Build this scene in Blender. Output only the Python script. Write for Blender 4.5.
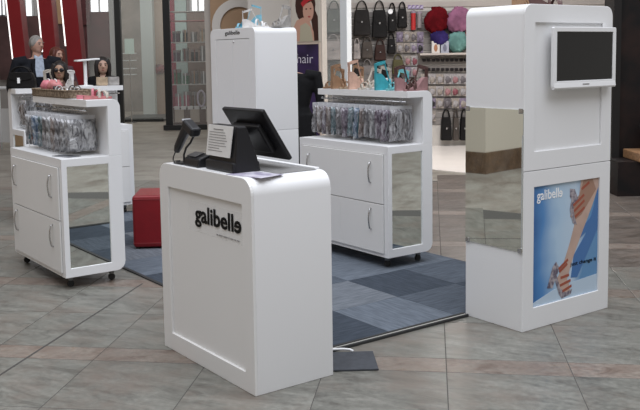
import bpy, bmesh, math, random
from mathutils import Vector, Matrix
R = math.radians
PI = math.pi
random.seed(7)
for o in list(bpy.data.objects): bpy.data.objects.remove(o)
SC = bpy.context.scene
COL = SC.collection
# ------------------------------------------------------------------ camera
cam = bpy.data.cameras.new('camera'); cam.sensor_width = 36.0; cam.lens = 877.9 / 640 * 36.0
cam.shift_x = (320 - 308.43) / 640; cam.shift_y = (142.23 - 205) / 640
cam.clip_end = 200
co = bpy.data.objects.new('camera', cam); COL.objects.link(co)
p_, r_ = R(5.5639), R(.90575)
fwd = Vector((0, math.cos(p_), -math.sin(p_))); up0 = Vector((0, math.sin(p_), math.cos(p_))); rt0 = Vector((1, 0, 0))
rt = rt0 * math.cos(r_) - up0 * math.sin(r_); up = rt0 * math.sin(r_) + up0 * math.cos(r_)
co.matrix_world = Matrix(((rt.x, up.x, -fwd.x, 0), (rt.y, up.y, -fwd.y, 0), (rt.z, up.z, -fwd.z, 1.5), (0, 0, 0, 1)))
SC.camera = co
# ------------------------------------------------------------------ world, lights, exposure
w = bpy.data.worlds.new('mall_ambience'); SC.world = w; w.use_nodes = True
w.node_tree.nodes['Background'].inputs[0].default_value = (1.0, .955, .90, 1)
w.node_tree.nodes['Background'].inputs[1].default_value = .37
def area(name, loc, target, sx, sy, power, color):
    l = bpy.data.lights.new(name, 'AREA'); l.shape = 'RECTANGLE'; l.size = sx; l.size_y = sy; l.energy = power; l.color = color
    o = bpy.data.objects.new(name, l); COL.objects.link(o); o.location = loc
    o.rotation_euler = (Vector(target) - Vector(loc)).to_track_quat('-Z', 'Y').to_euler()
    return o
area('atrium_skylight', (1.0, 2.7, 9.0), (.8, 4.0, 0), 13, 11, 2250, (.87, .91, 1.0))
SC.view_settings.view_transform = 'Standard'; SC.view_settings.look = 'None'
SC.view_settings.exposure = -0.40; SC.view_settings.gamma = 1.0; SC.view_settings.use_curve_mapping = False
# ------------------------------------------------------------------ materials
MATS = {}
def mat(name, col, rough=.5, metal=0.0, spec=.5, noise=0.0, nscale=8.0, col2=None, bump=0.0, bscale=60.0, trans=0.0, alpha=1.0, emit=None, estr=0.0, stretch=(1, 1, 1), ior=1.45, coat=0.0):
    if name in MATS: return MATS[name]
    m = bpy.data.materials.new(name); m.use_nodes = True; nt = m.node_tree; b = nt.nodes['Principled BSDF']
    c4 = (*col, 1)
    b.inputs['Base Color'].default_value = c4; b.inputs['Roughness'].default_value = rough; b.inputs['Metallic'].default_value = metal
    b.inputs['Specular IOR Level'].default_value = spec; b.inputs['Transmission Weight'].default_value = trans; b.inputs['Alpha'].default_value = alpha
    b.inputs['IOR'].default_value = ior; b.inputs['Coat Weight'].default_value = coat
    if emit: b.inputs['Emission Color'].default_value = (*emit, 1); b.inputs['Emission Strength'].default_value = estr
    if noise > 0 or col2 or bump > 0:
        tc = nt.nodes.new('ShaderNodeTexCoord'); mp = nt.nodes.new('ShaderNodeMapping'); mp.inputs['Scale'].default_value = stretch
        nt.links.new(tc.outputs['Object'], mp.inputs[0])
    if noise > 0 or col2:
        n = nt.nodes.new('ShaderNodeTexNoise'); n.inputs['Scale'].default_value = nscale; n.inputs['Detail'].default_value = 5
        nt.links.new(mp.outputs[0], n.inputs['Vector'])
        rp = nt.nodes.new('ShaderNodeValToRGB'); rp.color_ramp.elements[0].position = .38; rp.color_ramp.elements[1].position = .62
        c2 = col2 if col2 else tuple(max(0, c * (1 - noise)) for c in col)
        rp.color_ramp.elements[0].color = (*c2, 1); rp.color_ramp.elements[1].color = c4
        nt.links.new(n.outputs['Fac'], rp.inputs[0]); nt.links.new(rp.outputs[0], b.inputs['Base Color'])
    if bump > 0:
        n2 = nt.nodes.new('ShaderNodeTexNoise'); n2.inputs['Scale'].default_value = bscale; n2.inputs['Detail'].default_value = 3
        nt.links.new(mp.outputs[0], n2.inputs['Vector'])
        bp = nt.nodes.new('ShaderNodeBump'); bp.inputs['Strength'].default_value = bump; bp.inputs['Distance'].default_value = .01
        nt.links.new(n2.outputs['Fac'], bp.inputs['Height']); nt.links.new(bp.outputs[0], b.inputs['Normal'])
    MATS[name] = m
    return m
def stone(name, cols, scale=3.4, stretch=(1, 3.2, 1), rough=.34, ang=0.0, speckle=.5, rust=(.20, .155, .125)):
    """riven stone: streaked noise, a fine speckle and a shade of its own for each slab"""
    m = bpy.data.materials.new(name); m.use_nodes = True; nt = m.node_tree; b = nt.nodes['Principled BSDF']
    L = nt.links.new; N = nt.nodes.new
    tc = N('ShaderNodeTexCoord'); oi = N('ShaderNodeObjectInfo')
    geo = N('ShaderNodeNewGeometry')
    off = N('ShaderNodeVectorMath'); off.operation = 'SCALE'; cmb = N('ShaderNodeCombineXYZ')
    L(oi.outputs['Random'], cmb.inputs[0]); L(oi.outputs['Random'], cmb.inputs[1]); L(cmb.outputs[0], off.inputs[0]); off.inputs['Scale'].default_value = 37.0
    add = N('ShaderNodeVectorMath'); L(geo.outputs['Position'], add.inputs[0]); L(off.outputs[0], add.inputs[1])
    mr = N('ShaderNodeMapping'); mr.inputs['Rotation'].default_value = (0, 0, ang); L(add.outputs[0], mr.inputs[0])
    mp = N('ShaderNodeMapping'); mp.inputs['Scale'].default_value = stretch; L(mr.outputs[0], mp.inputs[0])
    n = N('ShaderNodeTexNoise'); n.inputs['Scale'].default_value = scale; n.inputs['Detail'].default_value = 8; n.inputs['Roughness'].default_value = .72; n.inputs['Distortion'].default_value = .6
    L(mp.outputs[0], n.inputs['Vector'])
    rp = N('ShaderNodeValToRGB'); e = rp.color_ramp.elements
    e[0].position = .34; e[0].color = (*cols[0], 1); e[1].position = .68; e[1].color = (*cols[-1], 1)
    for i, c in enumerate(cols[1:-1]):
        k = e.new(.34 + .34 * (i + 1) / (len(cols) - 1)); k.color = (*c, 1)
    L(n.outputs['Fac'], rp.inputs[0])
    n2 = N('ShaderNodeTexNoise'); n2.inputs['Scale'].default_value = 34; n2.inputs['Detail'].default_value = 6; L(add.outputs[0], n2.inputs['Vector'])
    mx = N('ShaderNodeMixRGB'); mx.blend_type = 'OVERLAY'; mx.inputs[0].default_value = speckle; L(rp.outputs[0], mx.inputs[1]); L(n2.outputs['Fac'], mx.inputs[2])
    n3 = N('ShaderNodeTexNoise'); n3.inputs['Scale'].default_value = 2.6; n3.inputs['Detail'].default_value = 6; n3.inputs['Roughness'].default_value = .7; L(add.outputs[0], n3.inputs['Vector'])
    r3 = N('ShaderNodeMapRange'); r3.inputs['From Min'].default_value = .46; r3.inputs['From Max'].default_value = .72; r3.inputs['To Max'].default_value = .75; L(n3.outputs['Fac'], r3.inputs[0])
    m3 = N('ShaderNodeMixRGB'); L(r3.outputs[0], m3.inputs[0]); L(mx.outputs[0], m3.inputs[1]); m3.inputs[2].default_value = (*rust, 1)
    hv = N('ShaderNodeHueSaturation'); L(m3.outputs[0], hv.inputs['Color'])
    mv = N('ShaderNodeMapRange'); mv.inputs['To Min'].default_value = .80; mv.inputs['To Max'].default_value = .96; L(oi.outputs['Random'], mv.inputs[0]); L(mv.outputs[0], hv.inputs['Value'])
    L(hv.outputs[0], b.inputs['Base Color'])
    rr = N('ShaderNodeMapRange'); rr.inputs['To Min'].default_value = rough - .08; rr.inputs['To Max'].default_value = rough + .2; L(n2.outputs['Fac'], rr.inputs[0]); L(rr.outputs[0], b.inputs['Roughness'])
    bp = N('ShaderNodeBump'); bp.inputs['Strength'].default_value = .12; bp.inputs['Distance'].default_value = .004; L(n.outputs['Fac'], bp.inputs['Height']); L(bp.outputs[0], b.inputs['Normal'])
    MATS[name] = m
    return m
WHITE = mat('white_lacquer', (.80, .80, .80), .34, bump=.03, bscale=140, stretch=(1, 1, .15))
CREAM = mat('cream_door_lacquer', (.78, .775, .76), .38, bump=.03, bscale=140, stretch=(1, 1, .15))
GAP = mat('gap_shade_grey', (.42, .42, .41), .8)  # grey backing that paints in some of the shade between doors
MIRROR = mat('mirror_glass', (.80, .83, .80), .02, metal=1.0)
CHROME = mat('brushed_steel', (.55, .55, .55), .25, metal=1.0)
BLACKP = mat('black_plastic', (.012, .012, .014), .42, bump=.05, bscale=300)
BLACKG = mat('black_gloss', (.010, .010, .010), .08, coat=.4)
RUBBER = mat('dark_rubber', (.03, .03, .03), .7)
PAPER = mat('printed_paper', (.75, .74, .72), .7, noise=.05, nscale=30)
REDV = mat('red_vinyl', (.22, .007, .012), .42, noise=.1, nscale=12, bump=.1, bscale=120)
WIREW = mat('white_cable', (.85, .85, .85), .4)
GREYM = mat('grey_counter_mat', (.22, .215, .21), .6, noise=.1, nscale=40)
INK = mat('black_ink', (.006, .006, .006), .6, spec=.2)
GREYINK = mat('grey_ink', (.28, .27, .27), .6)
WHITEINK = mat('white_ink', (.9, .9, .9), .5)
SLATE = stone('grey_slate', [(.104, .098, 0.084), (.165, .162, 0.141), (.214, .211, 0.184), (.257, .251, 0.222)], ang=R(25))
BROWNS = stone('brown_slate', [(.064, .049, .038), (.106, .087, .072), (.140, .119, .102), (.170, .150, .132)], ang=R(-20))
PINK = stone('pink_granite', [(.132, .094, .072), (.204, .160, .132), (.243, .210, .177), (.199, .138, .099)], scale=7, stretch=(1, 1.5, 1), speckle=.6)
FLOORM = stone('far_floor_stone', [(.158, .135, 0.109), (.260, .237, 0.201), (.335, .316, 0.271), (.372, .353, 0.306)], scale=1.1, stretch=(1, 2, 1))
# ------------------------------------------------------------------ mesh helpers
class MB:
    def __init__(s): s.v = []; s.f = []; s.mi = []; s.cur = 0
    def add(s, vs, fs):
        n = len(s.v); s.v += [tuple(q) for q in vs]; s.f += [tuple(i + n for i in f) for f in fs]; s.mi += [s.cur] * len(fs); return s
    def box(s, x0, x1, y0, y1, z0, z1):
        v = [(x, y, z) for z in (z0, z1) for y in (y0, y1) for x in (x0, x1)]
        return s.add(v, [(0, 2, 3, 1), (4, 5, 7, 6), (0, 1, 5, 4), (2, 6, 7, 3), (0, 4, 6, 2), (1, 3, 7, 5)])
    def obox(s, M, sx, sy, sz):
        v = [M @ Vector((x * sx / 2, y * sy / 2, z * sz / 2)) for z in (-1, 1) for y in (-1, 1) for x in (-1, 1)]
        return s.add(v, [(0, 2, 3, 1), (4, 5, 7, 6), (0, 1, 5, 4), (2, 6, 7, 3), (0, 4, 6, 2), (1, 3, 7, 5)])
    def prism(s, pts, axis, lo, hi):
        """pts: outline in the two remaining axes (x,z for 'y'; y,z for 'x'; x,y for 'z')"""
        def P(a, b, t): return (a, t, b) if axis == 'y' else (t, a, b) if axis == 'x' else (a, b, t)
        n = len(pts); v = [P(a, b, lo) for a, b in pts] + [P(a, b, hi) for a, b in pts]
        f = [tuple(range(n)), tuple(range(2 * n - 1, n - 1, -1))] + [(i, i + n, (i + 1) % n + n, (i + 1) % n) for i in range(n)]
        return s.add(v, f)
    def ring(s, po, pi, axis, lo, hi):
        def P(a, b, t): return (a, t, b) if axis == 'y' else (t, a, b) if axis == 'x' else (a, b, t)
        n = len(po); v = [P(*q, lo) for q in po] + [P(*q, lo) for q in pi] + [P(*q, hi) for q in po] + [P(*q, hi) for q in pi]
        f = []
        for i in range(n):
            j = (i + 1) % n
            f += [(i, j, n + j, n + i), (2 * n + i, 3 * n + i, 3 * n + j, 2 * n + j), (i, 2 * n + i, 2 * n + j, j), (n + i, n + j, 3 * n + j, 3 * n + i)]
        return s.add(v, f)
    def tube(s, pts, r, n=8, closed=False):
        pts = [Vector(p) for p in pts]; rs = r if isinstance(r, (list, tuple)) else [r] * len(pts)
        ref = Vector((0, 0, 1)); vs = []; m = len(pts)
        prev = None
        for i, p in enumerate(pts):
            a = pts[(i - 1) % m] if (closed or i > 0) else p; b = pts[(i + 1) % m] if (closed or i < m - 1) else p
            t = (b - a).normalized() if (b - a).length > 1e-9 else Vector((0, 0, 1))
            if prev is None:
                k = ref if abs(t.dot(ref)) < .9 else Vector((1, 0, 0)); e = t.cross(k).normalized()
            else:
                e = (prev - t * prev.dot(t)); e = e.normalized() if e.length > 1e-6 else t.orthogonal().normalized()
            prev = e; g = t.cross(e)
            for q in range(n):
                c = 2 * PI * q / n; vs.append(p + (e * math.cos(c) + g * math.sin(c)) * rs[i])
        fs = []
        for i in range(m if closed else m - 1):
            for q in range(n):
                a = i * n; b = ((i + 1) % m) * n; q2 = (q + 1) % n
                fs.append((a + q, a + q2, b + q2, b + q))
        if not closed: fs += [tuple(range(n - 1, -1, -1)), tuple(range((m - 1) * n, m * n))]
        return s.add(vs, fs)
    def ribbon(s, pts, wdir, wid, th):
        """flat band along pts; wdir is the band's width direction"""
        pts = [Vector(p) for p in pts]; wv = Vector(wdir).normalized() * wid / 2; vs = []
        for i, p in enumerate(pts):
            t = (pts[min(i + 1, len(pts) - 1)] - pts[max(i - 1, 0)]).normalized(); n = t.cross(wv).normalized() * th / 2
            vs += [p + wv + n, p - wv + n, p - wv - n, p + wv - n]
        fs = [(3, 2, 1, 0), tuple(range(4 * len(pts) - 4, 4 * len(pts)))]
        for i in range(len(pts) - 1):
            for q in range(4): fs.append((4 * i + q, 4 * i + (q + 1) % 4, 4 * i + 4 + (q + 1) % 4, 4 * i + 4 + q))
        return s.add(vs, fs)
    def lathe(s, prof, c=(0, 0, 0), n=20):
        vs = [(c[0] + r * math.cos(2 * PI * q / n), c[1] + r * math.sin(2 * PI * q / n), c[2] + z) for r, z in prof for q in range(n)]
        fs = [(i * n + q, i * n + (q + 1) % n, (i + 1) * n + (q + 1) % n, (i + 1) * n + q) for i in range(len(prof) - 1) for q in range(n)]
        fs += [tuple(range(n - 1, -1, -1)), tuple(range((len(prof) - 1) * n, len(prof) * n))]
        return s.add(vs, fs)
    def ball(s, c, rx, ry, rz, nu=14, nv=9, fn=None, M=None):
        vs = []; fs = []
        for i in range(nv + 1):
            th = PI * i / nv
            for j in range(nu):
                ph = 2 * PI * j / nu; d = Vector((math.sin(th) * math.cos(ph), math.sin(th) * math.sin(ph), math.cos(th)))
                k = fn(d) if fn else 1.0; q = Vector((d.x * rx * k, d.y * ry * k, d.z * rz * k))
                if M: q = M @ q
                vs.append(q + Vector(c))
        for i in range(nv):
            for j in range(nu): fs.append((i * nu + j, (i + 1) * nu + j, (i + 1) * nu + (j + 1) % nu, i * nu + (j + 1) % nu))
        return s.add(vs, fs)
    def mesh(s, name, mats, smooth=False):
        me = bpy.data.meshes.new(name); me.from_pydata(s.v, [], s.f)
        for m in (mats if isinstance(mats, (list, tuple)) else [mats]): me.materials.append(m)
        for p, k in zip(me.polygons, s.mi): p.material_index = k; p.use_smooth = smooth
        bm = bmesh.new(); bm.from_mesh(me); bmesh.ops.remove_doubles(bm, verts=bm.verts, dist=1e-6); bmesh.ops.recalc_face_normals(bm, faces=bm.faces); bm.to_mesh(me); bm.free()
        return me
    def build(s, name, mats, parent=None, smooth=False, bevel=0.0, seg=2, sub=0, auto=False):
        o = bpy.data.objects.new(name, s.mesh(name, mats, smooth or auto)); COL.objects.link(o)
        if parent is not None: o.parent = parent
        if bevel > 0:
            md = o.modifiers.new('bevel', 'BEVEL'); md.width = bevel; md.segments = seg; md.limit_method = 'ANGLE'; md.angle_limit = R(40)
        if sub:
            md = o.modifiers.new('subdivision', 'SUBSURF'); md.levels = sub; md.render_levels = sub
        if auto: o.data.set_sharp_from_angle(angle=R(35))
        return o
def rrect(x0, x1, z0, z1, rad, seg=6):
    """rounded rectangle, rad = (bottom-left, bottom-right, top-right, top-left)"""
    out = []
    for (cx, cz, r, a0) in ((x0 + rad[0], z0 + rad[0], rad[0], 180), (x1 - rad[1], z0 + rad[1], rad[1], 270), (x1 - rad[2], z1 - rad[2], rad[2], 0), (x0 + rad[3], z1 - rad[3], rad[3], 90)):
        for k in range(seg + 1):
            a = R(a0 + 90 * k / seg); out.append((cx + max(r, 1e-4) * math.cos(a), cz + max(r, 1e-4) * math.sin(a)))
    return out
def tag(o, label=None, cat=None, group=None, kind=None):
    if label: o['label'] = label
    if cat: o['category'] = cat
    if group: o['group'] = group
    if kind: o['kind'] = kind
    return o
def empty(name, loc, rz=0.0, label=None, cat=None, group=None):
    o = bpy.data.objects.new(name, None); COL.objects.link(o); o.empty_display_size = .1
    o.location = loc; o.rotation_euler = (0, 0, rz); return tag(o, label, cat, group)
def struct(o): o['kind'] = 'structure'; return o
def text_mesh(s, size, th, offset=0.0, mirror=False, xs=1.0):
    c = bpy.data.curves.new('lettering', 'FONT'); c.body = s; c.size = size; c.extrude = th / 2; c.offset = offset; c.resolution_u = 3
    o = bpy.data.objects.new('lettering', c); COL.objects.link(o)
    bpy.context.view_layer.update(); dg = bpy.context.evaluated_depsgraph_get()
    me = bpy.data.meshes.new_from_object(o.evaluated_get(dg)); bpy.data.objects.remove(o)
    for v in me.vertices: v.co.x *= xs
    return me
def text(name, s, size, m, parent, loc, rot, th=.002, offset=0.0, xs=1.0, width=None):
    me = text_mesh(s, size, th, offset, xs=xs); me.materials.clear(); me.materials.append(m)
    if width:
        x0 = min(v.co.x for v in me.vertices); x1 = max(v.co.x for v in me.vertices)
        for v in me.vertices: v.co.x = (v.co.x - x0) * width / (x1 - x0)
    o = bpy.data.objects.new(name, me); COL.objects.link(o); o.parent = parent; o.location = loc; o.rotation_euler = rot
    return o
def wordmark(parent, x, y, z, width, height, m, offset=.004):
    """the 'galibelle' wordmark on a face that looks to local -y; the last e is turned round"""
    a = text_mesh('galibell', 1.0, .004, offset); b = text_mesh('e', 1.0, .004, offset)
    ax = max(v.co.x for v in a.vertices); b0 = min(v.co.x for v in b.vertices); b1 = max(v.co.x for v in b.vertices)
    bz = max(v.co.y for v in b.vertices) + min(v.co.y for v in b.vertices)
    bm = bmesh.new(); bm.from_mesh(a)
    n0 = len(bm.verts); bm.from_mesh(b); bm.verts.ensure_lookup_table()
    for v in bm.verts[n0:]: v.co.x = ax + .05 + (b1 - v.co.x); v.co.z = -v.co.z
    xs = [v.co.x for v in bm.verts]; x0, x1 = min(xs), max(xs); ys = [v.co.y for v in bm.verts]; y0, y1 = min(ys), max(ys)
    for v in bm.verts: v.co.x = (v.co.x - x0) / (x1 - x0) * width; v.co.y = (v.co.y - y0) / (y1 - y0) * height; v.co.z *= .5
    me = bpy.data.meshes.new('wordmark'); bmesh.ops.recalc_face_normals(bm, faces=bm.faces); bm.to_mesh(me); bm.free(); me.materials.append(m)
    o = bpy.data.objects.new('wordmark', me); COL.objects.link(o); o.parent = parent; o.location = (x, y, z); o.rotation_euler = (R(90), 0, 0)
    return o
def copy_tree(o, parent=None):
    c = o.copy(); COL.objects.link(c); c.parent = parent
    for ch in list(o.children): copy_tree(ch, c)
    return c
def at(px, py, Y):
    """point at depth Y that the camera sees in the direction (px, py)"""
    uu = (px - 308.43) / 877.9; vv = (142.23 - py) / 877.9
    d = fwd + rt * uu + up * vv; t = Y / d.y
    return Vector((d.x * t, Y, 1.5 + d.z * t))
YAW = R(54.3)
RA = -YAW            # units that face the passage on the left
RB = R(90) - YAW     # units that face the passage on the right
U = Vector((-math.cos(YAW), math.sin(YAW), 0)); V = Vector((math.sin(YAW), math.cos(YAW), 0))
def AB(a, b, z=0.0): return U * a + V * b + Vector((0, 0, z))
# ================================================================== FLOOR
fb = MB(); fb.box(-16, 14, -8, 34, -.08, -.003); floor = struct(fb.build('floor', FLOORM))
ga = R(8); E1 = Vector((math.cos(ga), -math.sin(ga), 0)); E2 = Vector((math.sin(ga), math.cos(ga), 0))
def slab_mesh(sx, sy):
    b = MB(); g = .0022; c = .002
    o = [(-sx / 2 + g, -sy / 2 + g), (sx / 2 - g, -sy / 2 + g), (sx / 2 - g, sy / 2 - g), (-sx / 2 + g, sy / 2 - g)]
    i = [(x - math.copysign(c, x), y - math.copysign(c, y)) for x, y in o]
    b.add([(x, y, -.003) for x, y in o] + [(x, y, -.0008) for x, y in o] + [(x, y, 0) for x, y in i], [(8, 9, 10, 11)] + [(k, (k + 1) % 4, (k + 1) % 4 + 4, k + 4) for k in range(4)] + [(k + 4, (k + 1) % 4 + 4, (k + 1) % 4 + 8, k + 8) for k in range(4)])
    return b
SW = .585
big = {}
for nm, m in (('s', SLATE), ('b', BROWNS), ('p', PINK)):
    big[nm, 0] = slab_mesh(SW, .60).mesh('paving_slab', m); big[nm, 1] = slab_mesh(SW, .19).mesh('paving_slab', m)
rows = []
e2 = 4.09 - 1.39
while e2 < 10.3:
    rows += [(e2, .19, 1), (e2 + .19, .60, 0), (e2 + .79, .60, 0)]; e2 += 1.39
rr = random.Random(3)
for (r0, d, kind) in rows:
    for i in range(-14, 15):
        c = E1 * (.07 + SW * (i + .5)) + E2 * (r0 + d / 2)
        if c.y < 2.6 or c.y > 10.6 or c.x < -.37 * c.y - .45 or c.x > .385 * c.y + .45: continue
        if kind: t = 'p'
        else: t = 'b' if (c.y > 6.2 and c.x > .2) or rr.random() < .0 else 's'
        o = bpy.data.objects.new('paving_slab', big[t, kind]); COL.objects.link(o); o.parent = floor
        o.location = (c.x, c.y, 0); o.rotation_euler = (0, 0, -ga)
cs = [(-1.6, 2.3), (1.8, 2.3), (4.6, 10.4), (-4.4, 10.4)]
b = MB(); b.prism(cs, 'z', -.0031, -.0014); b.build('grout_bed', mat('dark_grout', (.085, .08, .072), .9), floor)
jb = MB(); jm = mat('joint_sealant', (.07, .065, .06), .8)
a, b = Vector((-1.62, 3.55, 0)), Vector((-1.13, 5.78, 0)); n = (b - a).normalized().cross(Vector((0, 0, 1))) * .006
jb.add([a + n, a - n, b - n, b + n] + [q + Vector((0, 0, .0012)) for q in (a + n, a - n, b - n, b + n)], [(0, 1, 2, 3), (4, 7, 6, 5), (0, 4, 5, 1), (1, 5, 6, 2), (2, 6, 7, 3), (3, 7, 4, 0)])
jb.build('expansion_joint', jm, floor)
# ================================================================== CARPET OF THE STAND
def carpet_mat(name, c):
    return mat(name, c, .95, spec=.1, col2=tuple(k * .72 for k in c), nscale=6, stretch=(1.2, 9, 1), bump=.35, bscale=420)
CARP = [carpet_mat('carpet_%s' % k, c) for k, c in (('pale_blue', (.150, .173, .205)), ('blue_grey', (.098, .115, .140)), ('slate_blue', (.064, .077, .097)), ('light_grey', (.175, .193, .218)))]
carpet = empty('carpet', AB(3.465, 2.5), RB, 'blue-grey carpet of square tiles under the white stand', 'carpet')
cm = []
for m in CARP:
    b = MB(); b.box(-.2485, .2485, -.2485, .2485, 0, .008); cm.append(b.mesh('carpet_tile', m))
pat = [[2, 0, 1, 2], [1, 3, 2, 1], [2, 1, 0, 0], [2, 1, 0, 3], [0, 2, 1, 0], [3, 0, 2, 1], [1, 3, 0, 2], [0, 2, 3, 0], [2, 0, 1, 3]]
for j in range(9):
    for i in range(4):
        o = bpy.data.objects.new('carpet_tile', cm[pat[j][i]]); COL.objects.link(o); o.parent = carpet
        o.location = (.30 + .5 * i, .30 + .5 * j, .0004); o.rotation_euler = (0, 0, PI / 2 * ((i + j) % 2))
b = MB(); b.box(-.01, 1.105, 0, .014, 0, .016); b.box(-.01, 1.105, .034, .05, 0, .016); b.build('edge_strip', RUBBER, carpet, bevel=.003)
b = MB(); b.box(-.01, 1.105, .014, .034, 0, .011); b.build('edge_inlay', mat('edge_inlay', (.34, .33, .30), .5), carpet)
b = MB(); b.box(.025, .05, .05, 4.55, 0, .010); b.build('edge_strip', RUBBER, carpet, bevel=.003)
# ================================================================== RECEPTION COUNTER
ctr = empty('reception_counter', (-.253, 3.773, .0005), RA, 'white reception counter with rounded top edges and dark wordmark plate', 'counter')
CW, CD, CH = .891, .434, .973
out = rrect(-CW, 0, 0, CH, (.002, .002, .075, .075), 8); inn = rrect(-.80, -.082, .09, .853, (.002,) * 4, 8)
b = MB(); b.prism(out, 'y', .014, CD); b.build('shell', WHITE, ctr, auto=True)
b = MB(); b.ring(out, inn, 'y', 0, .0142); b.build('front_frame', CREAM, ctr, bevel=.0025)
b = MB(); b.box(-.80, -.082, .0125, .0145, .09, .853); b.build('front_panel', CREAM, ctr)
b = MB(); b.box(-.62, -.07, .19, .405, CH, CH + .0025); b.build('top_mat', GREYM, ctr)
b = MB(); b.box(-.80, -.085, .405, .434, CH - .002, CH + .010); b.build('back_rim', WHITE, ctr, bevel=.003)
b = MB(); b.box(-.605, -.095, .0105, .0126, .664, .81); pl_ = b.build('logo_plate', mat('frosted_acrylic', (.85, .85, .85), .2, alpha=.10), ctr, bevel=.002)
wordmark(pl_, -.535, .0098, .688, .43, .108, INK, .022)
b = MB(); x = -.33
for wd in (.02, .045, .05, .012, .035, .02, .03):
    b.box(x, x + wd * .75, .0092, .0106, .677, .682); x += wd * .75 + .008
b.build('small_print', GREYINK, pl_)
# ---- loose paper on the counter
b = MB(); b.box(-.11, .11, -.075, .075, 0, .001)
o = b.build('paper_sheet', mat('printed_flyer', (.62, .60, .66), .4, col2=(.28, .25, .35), nscale=14)); o.location = AB(0, 0) + Vector((-.253, 3.773, CH + .001)) + (-U) * -.125 + V * .10; o.rotation_euler = (0, 0, RA + .25)
tag(o, 'printed flyer lying flat on the white counter beside the till', 'paper')
def onC(x, y, z=CH): return Vector((-.253, 3.773, z)) - U * x + V * y
# ---- till
pos = empty('till_terminal', onC(-.335, .06, CH + .0009), RA, 'black touchscreen till seen from behind on the white counter', 'till')
b = MB(); b.prism([(-.01, 0), (.13, 0), (.11, .07), (.055, .215), (.005, .215)], 'x', -.125, .125); body = b.build('stand_body', BLACKP, pos, bevel=.008)
b = MB(); b.box(-.135, .122, -.022, .125, 0, .048); b.build('base_block', BLACKP, pos, bevel=.008)
M0 = Matrix.Translation((-.03, .205, .165)) @ Matrix.Rotation(math.atan2(.151, .235), 4, 'X')
b = MB(); b.obox(M0, .365, .022, .285); scr = b.build('touch_screen', BLACKP, pos, bevel=.006)
b = MB(); b.obox(M0 @ Matrix.Translation((0, .0115, 0)), .33, .002, .25); b.build('screen_glass', BLACKG, scr)
b = MB(); b.obox(M0 @ Matrix.Translation((0, -.024, -.01)), .24, .03, .16); b.build('screen_back_cover', BLACKP, scr, bevel=.01)
b = MB(); b.tube([(-.05, .07, .12), (-.05, .12, .15), (-.045, .15, .16)], .028, 10); b.build('screen_arm', BLACKP, pos, smooth=True)
b = MB(); b.add([(-.135, -.016, .068), (.085, -.016, .068), (.11, -.008, .214), (-.115, -.008, .214)] + [(-.135, -.013, .068), (.085, -.013, .068), (.11, -.005, .214), (-.115, -.005, .214)], [(0, 1, 2, 3), (7, 6, 5, 4), (0, 4, 5, 1), (1, 5, 6, 2), (2, 6, 7, 3), (3, 7, 4, 0)]); pp = b.build('taped_notice', PAPER, pos)
b = MB(); q = random.Random(5)
for k in range(9):
    z = .192 - .0125 * k; wd = q.uniform(.10, .17) if k else .09; x0 = -.10 - .002 * k + (.035 if k == 0 else 0)
    yy = -.0165 + (z - .068) / .146 * .008
    b.box(x0, x0 + wd, yy - .0006, yy + .0005, z, z + (.005 if k == 0 else .003))
b.build('notice_lines', GREYINK, pp)
# ---- receipt printer / payment pad
prn = empty('card_reader', onC(-.59, .075, CH + .0009), RA, 'small black card reader beside the till', 'card reader')
b = MB(); b.prism([(-.055, 0), (.06, 0), (.06, .05), (.02, .062), (-.045, .04)], 'x', -.075, .075); b.build('body', BLACKP, prn, bevel=.008)
b = MB(); b.obox(Matrix.Translation((-.02, -.012, .0555)) @ Matrix.Rotation(R(18), 4, 'X'), .09, .05, .004); b.build('keypad', mat('dark_keypad', (.05, .05, .055), .3), prn)
b = MB(); b.tube([(-.02, .055, .03), (-.03, .085, .012), (-.02, .105, .006)], .004, 6); b.build('lead', BLACKP, prn, smooth=True)
# ---- scanner
scn = empty('barcode_scanner', onC(-.72, .05, CH + .0009), RA, 'black handheld barcode scanner hooked over a bent stand', 'scanner')
b = MB(); b.prism(rrect(-.06, .05, -.03, .035, (.02,) * 4, 4), 'z', 0, .008); b.build('stand_base', BLACKP, scn)
b = MB(); b.tube([(.015, 0, .006), (.012, 0, .045), (.04, 0, .085), (.085, 0, .112), (.118, 0, .145), (.125, 0, .175)], .0055, 8); b.build('bent_stand', BLACKP, scn, smooth=True)
b = MB(); b.tube([(-.062, 0, .060), (-.045, 0, .082), (-.008, 0, .122), (.035, 0, .165), (.070, 0, .190)], [.016, .022, .023, .026, .030], 12); b.build('handle', BLACKP, scn, smooth=True, auto=True)
b = MB(); b.obox(Matrix.Translation((.098, 0, .186)) @ Matrix.Rotation(R(26), 4, 'Y'), .11, .058, .048); hd = b.build('scan_head', BLACKP, scn, bevel=.014, seg=3)
b = MB(); b.obox(Matrix.Translation((.062, 0, .216)) @ Matrix.Rotation(R(26), 4, 'Y'), .045, .05, .012); b.build('grey_cap', mat('grey_plastic', (.30, .30, .31), .4), hd, bevel=.004)
b = MB(); b.tube([(-.07, 0, .066), (-.10, 0, .03), (-.108, 0, .008), (-.098, 0, .0045), (-.07, .0, .008), (-.04, .004, .012)], .0035, 6); b.build('lead', BLACKP, scn, smooth=True)
# ---- adapter plate and white cable on the floor
b = MB(); b.box(-.17, .12, -.125, .13, 0, .010); o = b.build('floor_plate', mat('dark_floor_plate', (.055, .06, .07), .75, noise=.2, nscale=30), bevel=.003); o.location = (.195, 4.195, .0004); o.rotation_euler = (0, 0, R(2))
tag(o, 'flat dark grey cover plate on the floor beside the counter', 'plate')
b = MB(); b.tube([(.03, 4.335, .018), (.10, 4.338, .018), (.16, 4.338, .019), (.195, 4.33, .018), (.208, 4.312, .0165)], .0065, 8); o = b.build('cable', WIREW, smooth=True)
tag(o, 'short white cable end lying over the dark floor plate', 'cable')
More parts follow.
